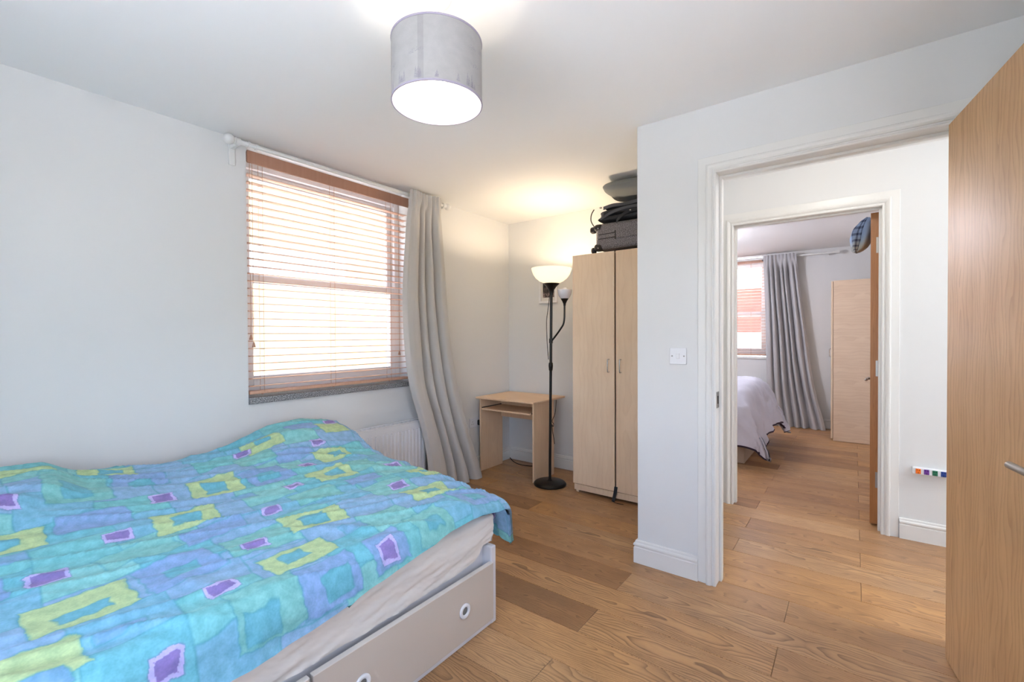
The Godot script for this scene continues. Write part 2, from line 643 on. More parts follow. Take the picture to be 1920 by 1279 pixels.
# ------------------------------------------------------------------ floor
func build_floor() -> void:
	var f := struct("floor", "worn brown oak floorboards running towards the window wall")
	var st := mb()
	wallbox(st, Vector3(-0.75, -0.25, -3.12), Vector3(7.62, -0.016, 3.5))
	part("subfloor", st.commit(), M.subfloor, f)
	var rg := RandomNumberGenerator.new()
	rg.seed = 20
	var width := 0.196
	var meshes := {}
	var row := 0
	var first := -14
	for r in range(first, 29):
		var x0 := 1.882 + width * r
		if x0 + width < -0.65 or x0 > 7.3:
			continue
		var shift: float = [-0.24, -0.93, 0.03, -0.56][posmod(r, 2) if r < 3 else (2 + posmod(r, 2))]
		var z := shift - 1.9 * 2
		var k := 0
		while z < 3.4:
			var a := maxf(z, -2.9)
			var b := minf(z + 1.9, 3.4)
			if x0 < 2.35:
				b = minf(b, 0.62)
			if x0 > 3.75:
				b = minf(b, 0.4)
			if b - a > 0.02:
				var key := "%.3f" % (b - a)
				if not meshes.has(key):
					meshes[key] = plank_mesh(width - 0.0012, b - a - 0.0012)
				var m: Material = M.planks[rg.randi() % M.planks.size()]
				if absf(z + 1.9 + 0.93) < 0.01 and (r == 1 or r == -1):
					m = M.planks_dark[r & 1 if r > 0 else 0]
				elif absf(z + 0.93) < 0.01 and r == -1:
					m = M.plank_light
				part("plank", meshes[key], m, f, Vector3(x0 + width / 2, 0, (a + b) / 2))
			z += 1.9
			k += 1
		row += 1

func plank_mesh(w: float, l: float) -> ArrayMesh:
	var st := mb()
	var c := 0.0016
	var t := 0.015
	var a := w / 2
	var b := l / 2
	var top := [Vector3(-a + c, 0, -b + c), Vector3(a - c, 0, -b + c), Vector3(a - c, 0, b - c), Vector3(-a + c, 0, b - c)]
	var mid := [Vector3(-a, -c * 0.7, -b), Vector3(a, -c * 0.7, -b), Vector3(a, -c * 0.7, b), Vector3(-a, -c * 0.7, b)]
	var low := [Vector3(-a, -t, -b), Vector3(a, -t, -b), Vector3(a, -t, b), Vector3(-a, -t, b)]
	quad(st, top[0], top[1], top[2], top[3], Vector3.UP)
	quad(st, low[0], low[1], low[2], low[3], Vector3.DOWN)
	for i in 4:
		var j := (i + 1) % 4
		var out: Vector3 = ((mid[i] + mid[j]) / 2 * Vector3(1, 0, 1))
		out = (Vector3(signf(out.x), 0, 0) if i % 2 == 1 else Vector3(0, 0, signf(out.z)))
		quad(st, top[i], top[j], mid[j], mid[i], (out + Vector3.UP).normalized())
		quad(st, mid[i], mid[j], low[j], low[i], out)
	return st.commit()

# ------------------------------------------------------------------ doorways and door leaves
# frame of a doorway in a wall across x: side -1 faces the main room
func door_frame(called: String, label: String, x0: float, x1: float, z0: float, z1: float, stop_at: float) -> Node3D:
	var o := struct(called, label)
	var prof := [Vector2(0, 0), Vector2(0, 0.013), Vector2(0.003, 0.0165), Vector2(0.008, 0.0175), Vector2(0.0115, 0.015), Vector2(0.0125, 0.0115), Vector2(0.018, 0.0115), Vector2(0.0195, 0.016), Vector2(0.027, 0.021), Vector2(0.036, 0.0235), Vector2(0.043, 0.0225), Vector2(0.0455, 0.019), Vector2(0.046, 0.009), Vector2(0.085, 0.0085), Vector2(0.0865, 0.007), Vector2(0.087, 0)]
	for side in [-1, 1]:
		var face: float = x0 if side < 0 else x1
		var rings := []
		for corner in [[z0, 0.0, -1, 0], [z0, DOOR_H, -1, 1], [z1, DOOR_H, 1, 1], [z1, 0.0, 1, 0]]:
			var ring := []
			for p in prof:
				ring.append(Vector3(face + side * p.y, corner[1] + p.x * corner[3], corner[0] + p.x * corner[2]))
			rings.append(ring)
		var st := mb()
		loft(st, rings)
		part("architrave", st.commit(), M.gloss_white, o)
	# lining boards and the stops that the leaf closes against
	var t := 0.026
	for s in [-1, 1]:
		var zi: float = z0 if s < 0 else z1
		part("jamb", span_mesh(Vector3(x0 - 0.001, 0, minf(zi, zi + s * t)), Vector3(x1 + 0.001, DOOR_H + t, maxf(zi, zi + s * t)), 0.001), M.gloss_white, o)
		part("door_stop", span_mesh(Vector3(stop_at, 0, minf(zi, zi - s * 0.013)), Vector3(stop_at + 0.036, DOOR_H, maxf(zi, zi - s * 0.013)), 0.0015), M.gloss_white, o)
	part("head_lining", span_mesh(Vector3(x0 - 0.001, DOOR_H, z0), Vector3(x1 + 0.001, DOOR_H + t, z1), 0.001), M.gloss_white, o)
	part("door_stop", span_mesh(Vector3(stop_at, DOOR_H - 0.013, z0 + 0.013), Vector3(stop_at + 0.036, DOOR_H, z1 - 0.013), 0.0015), M.gloss_white, o)
	return o

func lever(parent: Node3D, at: Vector3, out: float, along: float) -> void:
	# rose, neck and lever; out is the sign of z, along the sign of x the lever points to
	var h := part("handle", null, M.steel, parent, at)
	var st := mb()
	lathe(st, [Vector2(0, 0), Vector2(0.026, 0), Vector2(0.026, 0.006), Vector2(0.023, 0.008), Vector2(0, 0.008)], 32, Vector3.ZERO, Basis(Vector3.RIGHT, out * PI / 2))
	tube(st, smooth_path([Vector3(0, 0, out * 0.006), Vector3(0, 0, out * 0.038), Vector3(along * 0.006, 0, out * 0.05), Vector3(along * 0.02, 0, out * 0.056), Vector3(along * 0.07, -0.001, out * 0.057), Vector3(along * 0.122, -0.002, out * 0.057)]), 0.0095, 16)
	lathe(st, [Vector2(0.0095, 0), Vector2(0.008, 0.004), Vector2(0.004, 0.0075), Vector2(0, 0.0085)], 16, Vector3(along * 0.1215, -0.002, out * 0.057), Basis(Vector3.BACK, -along * PI / 2))
	h.mesh = st.commit()

func build_doors() -> void:
	var fr := door_frame("trim_1", "white moulded frame round the near doorway", 2.41, 2.51, -0.545, 0.310, 2.462)
	part("strike_plate", span_mesh(Vector3(2.4065, 0.885, -0.5465), Vector3(2.4525, 0.965, -0.5425), 0.0008), M.steel, fr)
	part("strike_hole", span_mesh(Vector3(2.420, 0.905, -0.543), Vector3(2.436, 0.945, -0.5415), 0.0005), M.dark_gap, fr)
	# near leaf, swung into the room
	var d := struct("door_1", "open oak veneer door leaf at the right edge of the view", Vector3(2.383, 0, 0.283))
	d.rotation.y = deg_to_rad(180.0 + 8.6)
	part("leaf", span_mesh(Vector3(0, 0.006, -0.04), Vector3(0.826, 2.04, 0.0), 0.0015), M.oak, d)
	lever(d, Vector3(0.826 - 0.050, 0.908, 0.0), 1.0, -1.0)
	lever(d, Vector3(0.826 - 0.050, 0.908, -0.04), -1.0, -1.0)
	for y in [0.25, 1.03, 1.80]:
		var st := mb()
		tube(st, [Vector3(-0.006, y, -0.044), Vector3(-0.006, y + 0.1, -0.044)], 0.006, 10)
		part("hinge", st.commit(), M.steel, d)
	var far := door_frame("trim_2", "white moulded frame round the second doorway across the hall", 3.656, 3.76, -0.71, 0.135, 3.69)
	far.set_meta("kind", "structure")
	var d2 := struct("door_2", "oak door leaf standing open into the far bedroom, edge on", Vector3(3.775, 0, 0.124))
	d2.rotation.y = deg_to_rad(-4.2)
	part("leaf", span_mesh(Vector3(0, 0.012, -0.041), Vector3(0.826, 2.035, 0.0), 0.0015), M.oak_edge, d2)
	lever(d2, Vector3(0.826 - 0.06, 0.90, -0.041), -1.0, -1.0)
	for y in [0.25, 0.975, 1.773]:
		part("hinge", span_mesh(Vector3(-0.0015, y, -0.013), Vector3(0.001, y + 0.102, 0.002), 0.0005), M.steel, d2)
		part("hinge_pin", tube_mesh([Vector3(-0.005, y, 0.004), Vector3(-0.005, y + 0.102, 0.004)], 0.0055, 10), M.steel, d2)

# ------------------------------------------------------------------ windows and blinds
func sash_window(called: String, label: String, wide: float, low: float, high: float, mid: float, m: Material) -> Node3D:
	# built in its own axes: x across, z towards the room
	var o := struct(called, label)
	var h := wide / 2
	for s in [-1, 1]:
		part("frame", span_mesh(Vector3(minf(s * h, s * (h - 0.045)), low, -0.05), Vector3(maxf(s * h, s * (h - 0.045)), high, 0.03), 0.004), m, o)
	part("frame", span_mesh(Vector3(-h + 0.045, high - 0.08, -0.05), Vector3(h - 0.045, high, 0.03), 0.004), m, o)
	part("frame", span_mesh(Vector3(-h + 0.045, low, -0.05), Vector3(h - 0.045, low + 0.05, 0.03), 0.004), m, o)
	for k in 2:
		# the upper sash sits outside the lower
		var z0 := -0.045 if k else -0.005
		var z1 := -0.008 if k else 0.03
		var y0: float = mid - 0.02 if k else low + 0.05
		var y1: float = high - 0.08 if k else mid + 0.025
		var sash := part("sash", null, m, o)
		var st := mb()
		var a := h - 0.045
		for s in [-1, 1]:
			rbox(st, Vector3(s * (a - 0.0225), (y0 + y1) / 2, (z0 + z1) / 2), Vector3(0.045, y1 - y0, z1 - z0), 0.004)
		rbox(st, Vector3(0, y1 - 0.025, (z0 + z1) / 2), Vector3(2 * a - 0.09, 0.05, z1 - z0), 0.004)
		rbox(st, Vector3(0, y0 + 0.03, (z0 + z1) / 2), Vector3(2 * a - 0.09, 0.06, z1 - z0), 0.004)
		sash.mesh = st.commit()
		part("pane", span_mesh(Vector3(-a + 0.044, y0 + 0.059, (z0 + z1) / 2 - 0.002), Vector3(a - 0.044, y1 - 0.049, (z0 + z1) / 2 + 0.002), 0.0003), M.glass, sash)
	return o

func blind(called: String, label: String, wide: float, top: float, bottom: float, cords: Array) -> Node3D:
	# x across, z towards the room, slats level
	var o := thing(called, label, "blind")
	part("valance", box_mesh(Vector3(wide, 0.072, 0.012), 0.003), M.slat_dark, o, Vector3(0, top - 0.036, 0.034))
	part("head_rail", box_mesh(Vector3(wide - 0.01, 0.045, 0.05), 0.002), M.slat_dark, o, Vector3(0, top - 0.025, 0))
	var st := mb()
	var prof := []
	for i in 7:
		var t := -1.0 + i / 3.0
		prof.append(Vector2(t * 0.025, 0.0022 * (1.0 - t * t)))
	for i in 6:
		var a: Vector2 = prof[i]
		var b: Vector2 = prof[i + 1]
		var n := Vector3(0, b.x - a.x, -(b.y - a.y)).normalized()
		var e := (wide - 0.012) / 2
		var up := Vector3(0, 0.0028, 0)
		var q := [Vector3(-e, a.y, a.x), Vector3(e, a.y, a.x), Vector3(e, b.y, b.x), Vector3(-e, b.y, b.x)]
		quad(st, q[0] + up, q[1] + up, q[2] + up, q[3] + up, n)
		quad(st, q[0], q[1], q[2], q[3], -n)
	for s in [0, 6]:
		var p: Vector2 = prof[s]
		var e := (wide - 0.012) / 2
		quad(st, Vector3(-e, p.y, p.x), Vector3(e, p.y, p.x), Vector3(e, p.y + 0.0028, p.x), Vector3(-e, p.y + 0.0028, p.x), Vector3(0, 0, signf(p.x)))
	var slat: ArrayMesh = st.commit()
	var n_slats := int((top - 0.09 - bottom - 0.02) / 0.0446)
	for i in n_slats:
		part("slat", slat, M.slat, o, Vector3(0, bottom + 0.035 + 0.0446 * i, 0))
	part("bottom_rail", box_mesh(Vector3(wide - 0.012, 0.020, 0.05), 0.004), M.slat, o, Vector3(0, bottom, 0))
	for c in cords:
		var ld := mb()
		for dz in [-0.0275, 0.0275]:
			tube(ld, [Vector3(c, bottom, dz), Vector3(c, top - 0.05, dz)], 0.0011, 5)
		for i in n_slats:
			tube(ld, [Vector3(c, bottom + 0.0335 + 0.0446 * i, -0.027), Vector3(c, bottom + 0.0335 + 0.0446 * i, 0.027)], 0.0006, 4)
		part("ladder_cord", ld.commit(), M.cord, o)
		part("cord_button", lathe_mesh([Vector2(0, -0.006), Vector2(0.006, -0.005), Vector2(0.007, 0), Vector2(0, 0.001)], 12), M.slat_dark, o, Vector3(c, bottom - 0.0105, 0))
	return o

func pull_cord(o: Node3D, x: float, top: float, y: float) -> void:
	var c := part("pull_cord", tube_mesh([Vector3(x, y, 0.036), Vector3(x, top - 0.06, 0.0365)], 0.0012, 6), M.cord, o)
	part("tassel", lathe_mesh([Vector2(0, 0.03), Vector2(0.004, 0.03), Vector2(0.005, 0.024), Vector2(0.0095, 0.004), Vector2(0.009, 0.0), Vector2(0, 0)], 14), M.slat_dark, c, Vector3(x, y - 0.03, 0.036))

func build_window_main() -> void:
	var w := sash_window("window_1", "white plastic sash window behind the wooden blind", 1.215, 0.90, 2.36, 1.605, M.upvc)
	w.position = Vector3(1.8025, 0, -2.985)
	var s := struct("trim_3", "speckled grey granite sill under the main window")
	part("sill", span_mesh(Vector3(1.197, 0.857, -3.02), Vector3(2.408, 0.894, -2.802), 0.003), M.granite, s)
	var b := blind("venetian_blind", "brown wooden slatted blind in the main window beside the grey curtain", 1.2, 2.338, 0.920, [-0.51, -0.04, 0.43])
	b.position = Vector3(1.8025, 0, -2.862)
	pull_cord(b, -0.587, 2.338, 1.262)
	pull_cord(b, -0.572, 2.338, 1.218)
	pull_cord(b, 0.5, 2.338, 1.135)
	# curtain pole on its brackets
	var r := thing("curtain_pole", "white wooden curtain pole over the main window", "curtain pole")
	part("pole", tube_mesh([Vector3(1.10, 2.334, -2.735), Vector3(2.72, 2.334, -2.735)], 0.0135, 16), M.rod_white, r)
	for e in [[1.085, -1.0], [2.735, 1.0]]:
		var st := mb()
		lathe(st, [Vector2(0, -0.03), Vector2(0.012, -0.03), Vector2(0.012, -0.022), Vector2(0.017, -0.019), Vector2(0.017, -0.012)], 20, Vector3(e[0], 2.334, -2.735), Basis(Vector3.BACK, -e[1] * PI / 2))
		var ball := []
		for i in 13:
			var a := -PI / 2 + PI * i / 12.0
			ball.append(Vector2(0.0285 * cos(a), 0.0285 * sin(a) + 0.012))
		lathe(st, ball, 24, Vector3(e[0], 2.334, -2.735), Basis(Vector3.BACK, -e[1] * PI / 2))
		part("finial", st.commit(), M.rod_white, r)
	for x in [1.118, 2.70]:
		var st := mb()
		rbox(st, Vector3(x, 2.285, -2.8145), Vector3(0.032, 0.13, 0.011), 0.003)
		rbox(st, Vector3(x, 2.322, -2.775), Vector3(0.020, 0.024, 0.075), 0.003)
		lathe(st, [Vector2(0.014, -0.012), Vector2(0.020, -0.012), Vector2(0.020, 0.012), Vector2(0.014, 0.012)], 24, Vector3(x, 2.334, -2.735), Basis(Vector3.BACK, PI / 2))
		part("bracket", st.commit(), M.rod_white, r)
	for x in [1.175, 1.215]:
		part("ring", lathe_mesh([Vector2(0.0138, -0.006), Vector2(0.0175, -0.006), Vector2(0.0175, 0.006), Vector2(0.0138, 0.006), Vector2(0.0138, -0.006)], 24, Vector3(x, 2.334, -2.735), Basis(Vector3.BACK, PI / 2)), M.rod_white, r)

func build_window_far() -> void:
	var w := sash_window("window_2", "white sash window of the far bedroom beside its grey curtain", 1.605, 0.94, 2.36, 1.54, M.upvc)
	w.rotation.y = -PI / 2
	w.position = Vector3(7.50, 0, -1.7975)
	var b := blind("venetian_blind", "wooden slatted blind in the far bedroom window above the white bed", 1.59, 2.345, 0.96, [-0.6, -0.2, 0.2, 0.6])
	b.rotation.y = -PI / 2
	b.position = Vector3(7.365, 0, -1.7975)
	var s := struct("trim_4", "white sill under the far bedroom window")
	part("sill", span_mesh(Vector3(7.305, 0.90, -2.6), Vector3(7.52, 0.925, -0.997), 0.003), M.gloss_white, s)

func build_window_west() -> void:
	# the room's second window, over the head of the bed and behind the camera
	var w := sash_window("window_3", "white sash window over the head of the double bed, behind the view", 1.85, 0.7, 2.05, 1.40, M.upvc)
	w.rotation.y = PI / 2
	w.position = Vector3(-0.70, 0, -0.675)
	w = sash_window("window_4", "white sash window in the wall behind the camera", 1.7, 0.7, 2.05, 1.40, M.upvc)
	w.rotation.y = PI
	w.position = Vector3(0.40, 0, 0.67)

func build_outside() -> void:
	var o := struct("exterior_wall", "sunlit yellow wall of the building opposite the main window")
	var st := mb()
	wallbox(st, Vector3(-3.0, -3.0, -5.6), Vector3(9.0, 3.4, -5.3))
	part("render", st.commit(), M.render_wall, o)
	st = mb()
	wallbox(st, Vector3(-3.0, -3.0, -5.3), Vector3(9.0, 0.62, -5.05))
	part("plinth", st.commit(), M.render_white, o)
	st = mb()
	wallbox(st, Vector3(-3.0, 1.95, -5.3), Vector3(3.4, 2.25, -5.22))
	part("ledge", st.commit(), M.render_white, o)
	var g := struct("exterior_ground", "pale paving outside the windows")
	st = mb()
	wallbox(st, Vector3(-6.0, -1.2, -14.0), Vector3(24.0, -1.0, 8.0))
	part("paving", st.commit(), M.tarmac, g)
	var h := struct("exterior_house", "red brick house with white trim across from the far window")
	st = mb()
	wallbox(st, Vector3(15.0, -1.0, -14.0), Vector3(15.4, 2.6, 3.0))
	part("brickwork", st.commit(), M.brick, h)
	st = mb()
	wallbox(st, Vector3(14.8, 2.6, -14.0), Vector3(15.4, 4.6, 3.0))
	part("parapet", st.commit(), M.render_white, h)
	st = mb()
	wallbox(st, Vector3(12.6, -1.0, -14.0), Vector3(12.9, 1.30, 3.0))
	part("garden_wall", st.commit(), M.render_white, h)

# ------------------------------------------------------------------ bed
func build_bed() -> void:
	var o := thing("divan_base", "off-white double divan base with a long drawer slightly ajar and white ring pulls", "bed base")
	# carcass: a box with a drawer bay along its near side
	part("side_panel", span_mesh(Vector3(-0.36, 0.0, -1.275), Vector3(1.525, 0.03, -1.256), 0.003), M.divan_side, o)
	part("carcass", span_mesh(Vector3(-0.36, 0.0, -2.60), Vector3(1.525, 0.335, -1.30), 0.006), M.divan_side, o)
	part("corner_post", span_mesh(Vector3(1.508, 0.0, -1.32), Vector3(1.542, 0.335, -1.252), 0.006, 2), M.divan_side, o)
	part("foot_panel", span_mesh(Vector3(1.526, 0.0, -2.60), Vector3(1.542, 0.335, -1.322), 0.004), M.divan_side, o)
	part("drawer_lining", span_mesh(Vector3(0.66, 0.262, -1.3035), Vector3(1.505, 0.30, -1.3003), 0.0005), M.dark_gap, o)
	for d in [[0.694, 1.514], [-0.14, 0.684]]:
		var dr := part("drawer", span_mesh(Vector3(d[0], 0.026, -1.262), Vector3(d[1], 0.270, -1.244), 0.003), M.divan, o)
		part("drawer_edge", span_mesh(Vector3(d[0], 0.268, -1.264), Vector3(d[1], 0.2715, -1.2435), 0.001), M.sheet, dr)
		for x in ([1.329, 0.855] if d[0] > 0.5 else [0.5, 0.06]):
			var ring := []
			for i in 17:
				var a := TAU * i / 16.0
				ring.append(Vector2(0.0225 + 0.0075 * cos(a), 0.005 * sin(a) + 0.004))
			var pl := part("ring_pull", lathe_mesh(ring, 32, Vector3.ZERO, Basis(Vector3.RIGHT, PI / 2)), M.plastic, dr, Vector3(x, 0.150, -1.244))
			part("pull_recess", lathe_mesh([Vector2(0, 0.0012), Vector2(0.016, 0.0014), Vector2(0.017, 0.0)], 24, Vector3.ZERO, Basis(Vector3.RIGHT, PI / 2)), M.pull_dark, pl)
	# mattress in a creased white sheet
	var n := 150
	var m := 30
	var P := PackedVector3Array()
	var U := PackedVector2Array()
	var wr := noise(61, 1.0, 3)
	for i in n:
		for j in m:
			var x := -0.36 + 1.905 * i / (n - 1)
			var v := float(j) / (m - 1)
			var y := lerpf(0.30 + 0.045 * ss(1.42, 1.5, x), 0.485, v)
			# the sheet droops lower in the middle of the open drawer
			y -= (1.0 - v) * 0.018 * ss(1.5, 1.2, x)
			var crease := wr.get_noise_2d(x * 2.2 + y * 5.0, y * 16.0 - x * 2.5)
			var bulge := 0.012 * sin(PI * v)
			var fine := absf(wr.get_noise_2d(x * 3.0 + 40.0, y * 20.0 - x * 6.0))
			P.append(Vector3(x, y, -1.279 - 0.05 * ss(0.80, 1.0, v) + 0.6 * bulge + 0.009 * crease + 0.010 * fine * (1.0 - 0.5 * v)))
			U.append(Vector2(x, y))
	var mt := thing("mattress", "double mattress in a creased white fitted sheet under the patchwork duvet", "mattress")
	part("core", span_mesh(Vector3(-0.36, 0.337, -2.60), Vector3(1.545, 0.478, -1.30), 0.04, 4), M.sheet, mt)
	part("sheet_skirt", sheet(P, n, m, 0.006, U), M.sheet, mt)
	# foot end of the sheet
	P = PackedVector3Array()
	U = PackedVector2Array()
	for i in 60:
		for j in 20:
			var z := -1.275 - 1.32 * i / 59.0
			var y := 0.345 + 0.125 * j / 19.0
			P.append(Vector3(1.548 - 0.012 * ss(0.8, 1.0, j / 19.0) + 0.008 * sin(PI * j / 19.0) + 0.006 * wr.get_noise_2d(z * 3.0, y * 14.0) - 0.012 * ss(-1.29, -1.262, z), y, z))
			U.append(Vector2(z, y))
	part("sheet_end", sheet(P, 60, 20, 0.004, U), M.sheet, mt)

func duvet_top(x: float, z: float) -> float:
	var h := 0.59 + 0.055 * ss(-1.7, -2.45, z)
	h += 0.10 * ss(0.9, 1.3, x) * ss(-2.15, -2.5, z)
	h += 0.04 * ss(0.7, 0.3, x) * ss(-1.8, -2.4, z)
	h -= 0.012 * ss(1.2, 1.6, x) * ss(-1.75, -1.3, z)
	h -= 0.022 * ss(1.35, 1.6, x)
	h -= 0.02 * ss(-1.7, -1.3, z)
	return h

# rolling over an edge: how far out and how far down after e metres past it
func over(e: float, r: float, turn: float) -> Vector2:
	if e <= 0.0:
		return Vector2(e, 0.0)
	var a := e / r
	if a < turn:
		return Vector2(r * sin(a), r * (1.0 - cos(a)))
	var rest := (a - turn) * r
	return Vector2(r * sin(turn) + rest * cos(turn), r * (1.0 - cos(turn)) + rest * sin(turn))

func build_duvet() -> void:
	var n := 230
	var m := 190
	var P := PackedVector3Array()
	var U := PackedVector2Array()
	var big := noise(21, 1.0, 2)
	var mid := noise(22, 1.0, 3)
	var fine := noise(23, 1.0, 3)
	var x_from := -0.42
	var x_to := 1.79
	for i in n:
		var fx := float(i) / (n - 1)
		var x := lerpf(x_from, x_to, fx)
		# the near hem hangs lower towards the head of the bed
		var s_max := lerpf(1.560, 1.455, ss(0.4, 1.5, x))
		s_max += 0.006 * mid.get_noise_2d(x * 4.0, 3.0)
		for j in m:
			var s := s_max * j / (m - 1)
			var z := -2.655 + s
			# hem at the foot: the near corner hangs down furthest
			var corner := ss(-1.62, -1.28, z)
			var ex := minf(x - 1.545, 1e9)
			var reach := lerpf(0.085, 0.245, corner)
			if ex > 0.0:
				ex *= reach / 0.245
			var oz := over(z + 1.292, 0.07, 1.46)
			var ox := over(ex, 0.06, 1.32)
			var px := 1.553 + ox.x
			var pz := -1.292 + oz.x
			var y := duvet_top(minf(x, 1.6), minf(z, -1.292)) - oz.y - ox.y
			if ox.y > 0.0 and oz.y > 0.0:
				px += oz.y * 0.25
				pz += ox.y * -0.12
				y += minf(ox.y, oz.y) * 0.45
			# creases: long soft folds slanting along the bed, finer crumples near the hems
			var a := x * 0.86 + s * 0.28
			var c := s * 0.94 - x * 0.30
			var f1 := 1.0 - absf(big.get_noise_2d(a * 1.1, c * 5.2)) * 2.0
			var f2 := 1.0 - absf(mid.get_noise_2d(a * 1.6 + 5.0, c * 7.0)) * 2.0
			var f3 := fine.get_noise_2d(a * 9.0, c * 16.0)
			var w := 0.015 * f1 * absf(f1) + 0.0045 * f2 * absf(f2) + 0.0009 * f3
			w += 0.004 * (1.0 - absf(fine.get_noise_2d(a * 4.0 + 30.0, c * 3.5)) * 2.4) * ss(1.15, 1.45, s)
			# the turned-back corner by the wall near the pillows
			w += 0.05 * ss(0.42, 0.30, x) * ss(0.62, 0.50, s + x * 0.5) * ss(-0.2, 0.1, x)
			var nz := oz.y / 0.12
			var side := ss(0.15, 0.85, nz)
			pz += w * 0.7 * side
			y += w * (1.0 - 0.85 * side)
			P.append(Vector3(px, y, pz))
			U.append(Vector2((x - x_from) / (x_to - x_from), s / 1.65))
	var o := thing("duvet", "patchwork print duvet in aqua, lime and purple on the double bed", "duvet")
	var dm := mat(Color.WHITE, 0.85)
	dm.albedo_texture = duvet_print(x_from, x_to, 1.65)
	dm.rim_enabled = true
	dm.rim = 0.2
	part("cover", sheet(P, n, m, -0.03, U), dm, o)

func duvet_print(x0: float, x1: float, s1: float) -> ImageTexture:
	var W := 960
	var H := 716
	var data := PackedByteArray()
	data.resize(W * H * 3)
	var wob := noise(71, 1.0, 2)
	var mot := noise(72, 1.0, 4)
	var px := W / (x1 - x0)
	var tones := [Color(0.44, 0.74, 0.80), Color(0.52, 0.78, 0.78), Color(0.48, 0.72, 0.82), Color(0.47, 0.76, 0.78), Color(0.54, 0.70, 0.83)]
	var lime := Color(0.72, 0.82, 0.61)
	var peri := Color(0.52, 0.66, 0.83)
	var teal := Color(0.50, 0.76, 0.75)
	var inner := Color(0.42, 0.71, 0.78)
	var lilac := Color(0.54, 0.48, 0.73)
	var rim := Color(0.76, 0.73, 0.92)
	var seam := Color(0.32, 0.62, 0.69)
	# patches: centre along the bed, centre across it, width, height
	var limes := [[1.10, 0.19, 0.18, 0.16], [1.325, 0.484, 0.185, 0.135], [1.18, 0.70, 0.195, 0.15], [0.76, 0.521, 0.185, 0.19], [0.581, 0.766, 0.19, 0.15], [0.871, 1.10, 0.215, 0.14], [1.57, 0.944, 0.2, 0.15], [1.35, 1.181, 0.22, 0.13], [0.715, 1.285, 0.21, 0.12], [0.243, 1.13, 0.20, 0.15], [0.50, 0.10, 0.19, 0.16], [0.12, 1.32, 0.19, 0.13], [0.15, 0.614, 0.2, 0.13], [0.02, 0.30, 0.22, 0.15], [0.26, 0.12, 0.16, 0.12], [1.48, 0.22, 0.17, 0.14]]
	var blues := [[0.567, 0.27, 0.18, 0.19], [0.964, 0.535, 0.185, 0.18], [0.366, 0.604, 0.19, 0.11], [0.615, 0.925, 0.195, 0.13], [0.455, 1.115, 0.185, 0.17], [0.736, 1.44, 0.19, 0.15], [1.465, 1.33, 0.19, 0.17], [1.161, 0.40, 0.19, 0.09], [1.24, 0.865, 0.18, 0.10], [0.04, 1.44, 0.19, 0.14], [1.33, 0.16, 0.16, 0.12], [0.95, 1.42, 0.14, 0.13], [0.05, 0.9, 0.18, 0.13]]
	var teals := [[0.368, 0.33, 0.185, 0.25], [0.562, 1.43, 0.17, 0.17], [1.0, 0.32, 0.17, 0.13], [0.41, 0.92, 0.19, 0.12], [1.0, 0.88, 0.18, 0.13], [1.16, 1.40, 0.17, 0.16], [0.68, 1.11, 0.2, 0.15], [1.33, 0.70, 0.15, 0.12]]
	var inners := [[1.107, 0.18, 0.065, 0.07], [1.345, 0.485, 0.075, 0.065], [1.196, 0.70, 0.075, 0.06], [0.755, 0.54, 0.075, 0.085], [0.581, 0.772, 0.085, 0.058], [0.868, 1.095, 0.09, 0.06], [1.58, 0.94, 0.085, 0.07], [1.354, 1.19, 0.085, 0.055], [0.70, 1.28, 0.075, 0.06], [0.245, 1.152, 0.10, 0.04], [0.51, 0.10, 0.07, 0.06], [0.558, 0.35, 0.075, 0.09], [0.36, 0.37, 0.075, 0.10], [0.958, 0.545, 0.085, 0.08], [0.458, 1.125, 0.08, 0.065], [0.756, 1.455, 0.085, 0.07], [0.54, 1.47, 0.085, 0.075], [0.15, 0.62, 0.08, 0.05], [1.46, 1.34, 0.08, 0.07], [1.16, 1.41, 0.075, 0.06], [0.02, 0.30, 0.07, 0.06]]
	var smalls := [[0.578, 0.525, 0.074, 0.07], [1.152, 0.532, 0.066, 0.06], [0.983, 0.737, 0.066, 0.05], [0.81, 0.902, 0.064, 0.05], [0.391, 0.765, 0.07, 0.05], [0.65, 1.131, 0.075, 0.06], [0.214, 0.90, 0.082, 0.068], [0.49, 1.305, 0.075, 0.055], [0.942, 1.436, 0.062, 0.075], [1.478, 0.779, 0.085, 0.06], [1.29, 1.043, 0.085, 0.06], [1.66, 1.33, 0.085, 0.07], [0.331, 1.458, 0.065, 0.06], [0.17, 0.43, 0.075, 0.075], [0.99, 0.20, 0.07, 0.075], [1.31, 0.35, 0.07, 0.05], [1.52, 0.12, 0.07, 0.07], [0.04, 1.12, 0.075, 0.06]]
	var lavs := [[0.28, 1.307, 0.09, 0.045], [0.16, 0.735, 0.08, 0.05], [0.13, 1.385, 0.10, 0.05], [0.927, 1.249, 0.09, 0.045], [1.44, 0.585, 0.08, 0.05], [1.52, 1.12, 0.085, 0.05], [0.80, 0.70, 0.08, 0.045], [1.21, 0.93, 0.075, 0.045]]
	var layers := []
	for q in blues:
		layers.append([q, peri, 0])
	for q in teals:
		layers.append([q, teal, 0])
	for q in limes:
		layers.append([q, lime, 0])
	for q in inners:
		layers.append([q, inner, 0])
	for q in lavs:
		layers.append([q, peri.lerp(inner, 0.35), 0])
	for q in smalls:
		layers.append([q, lilac, 1])
	var img := []
	img.resize(W * H)
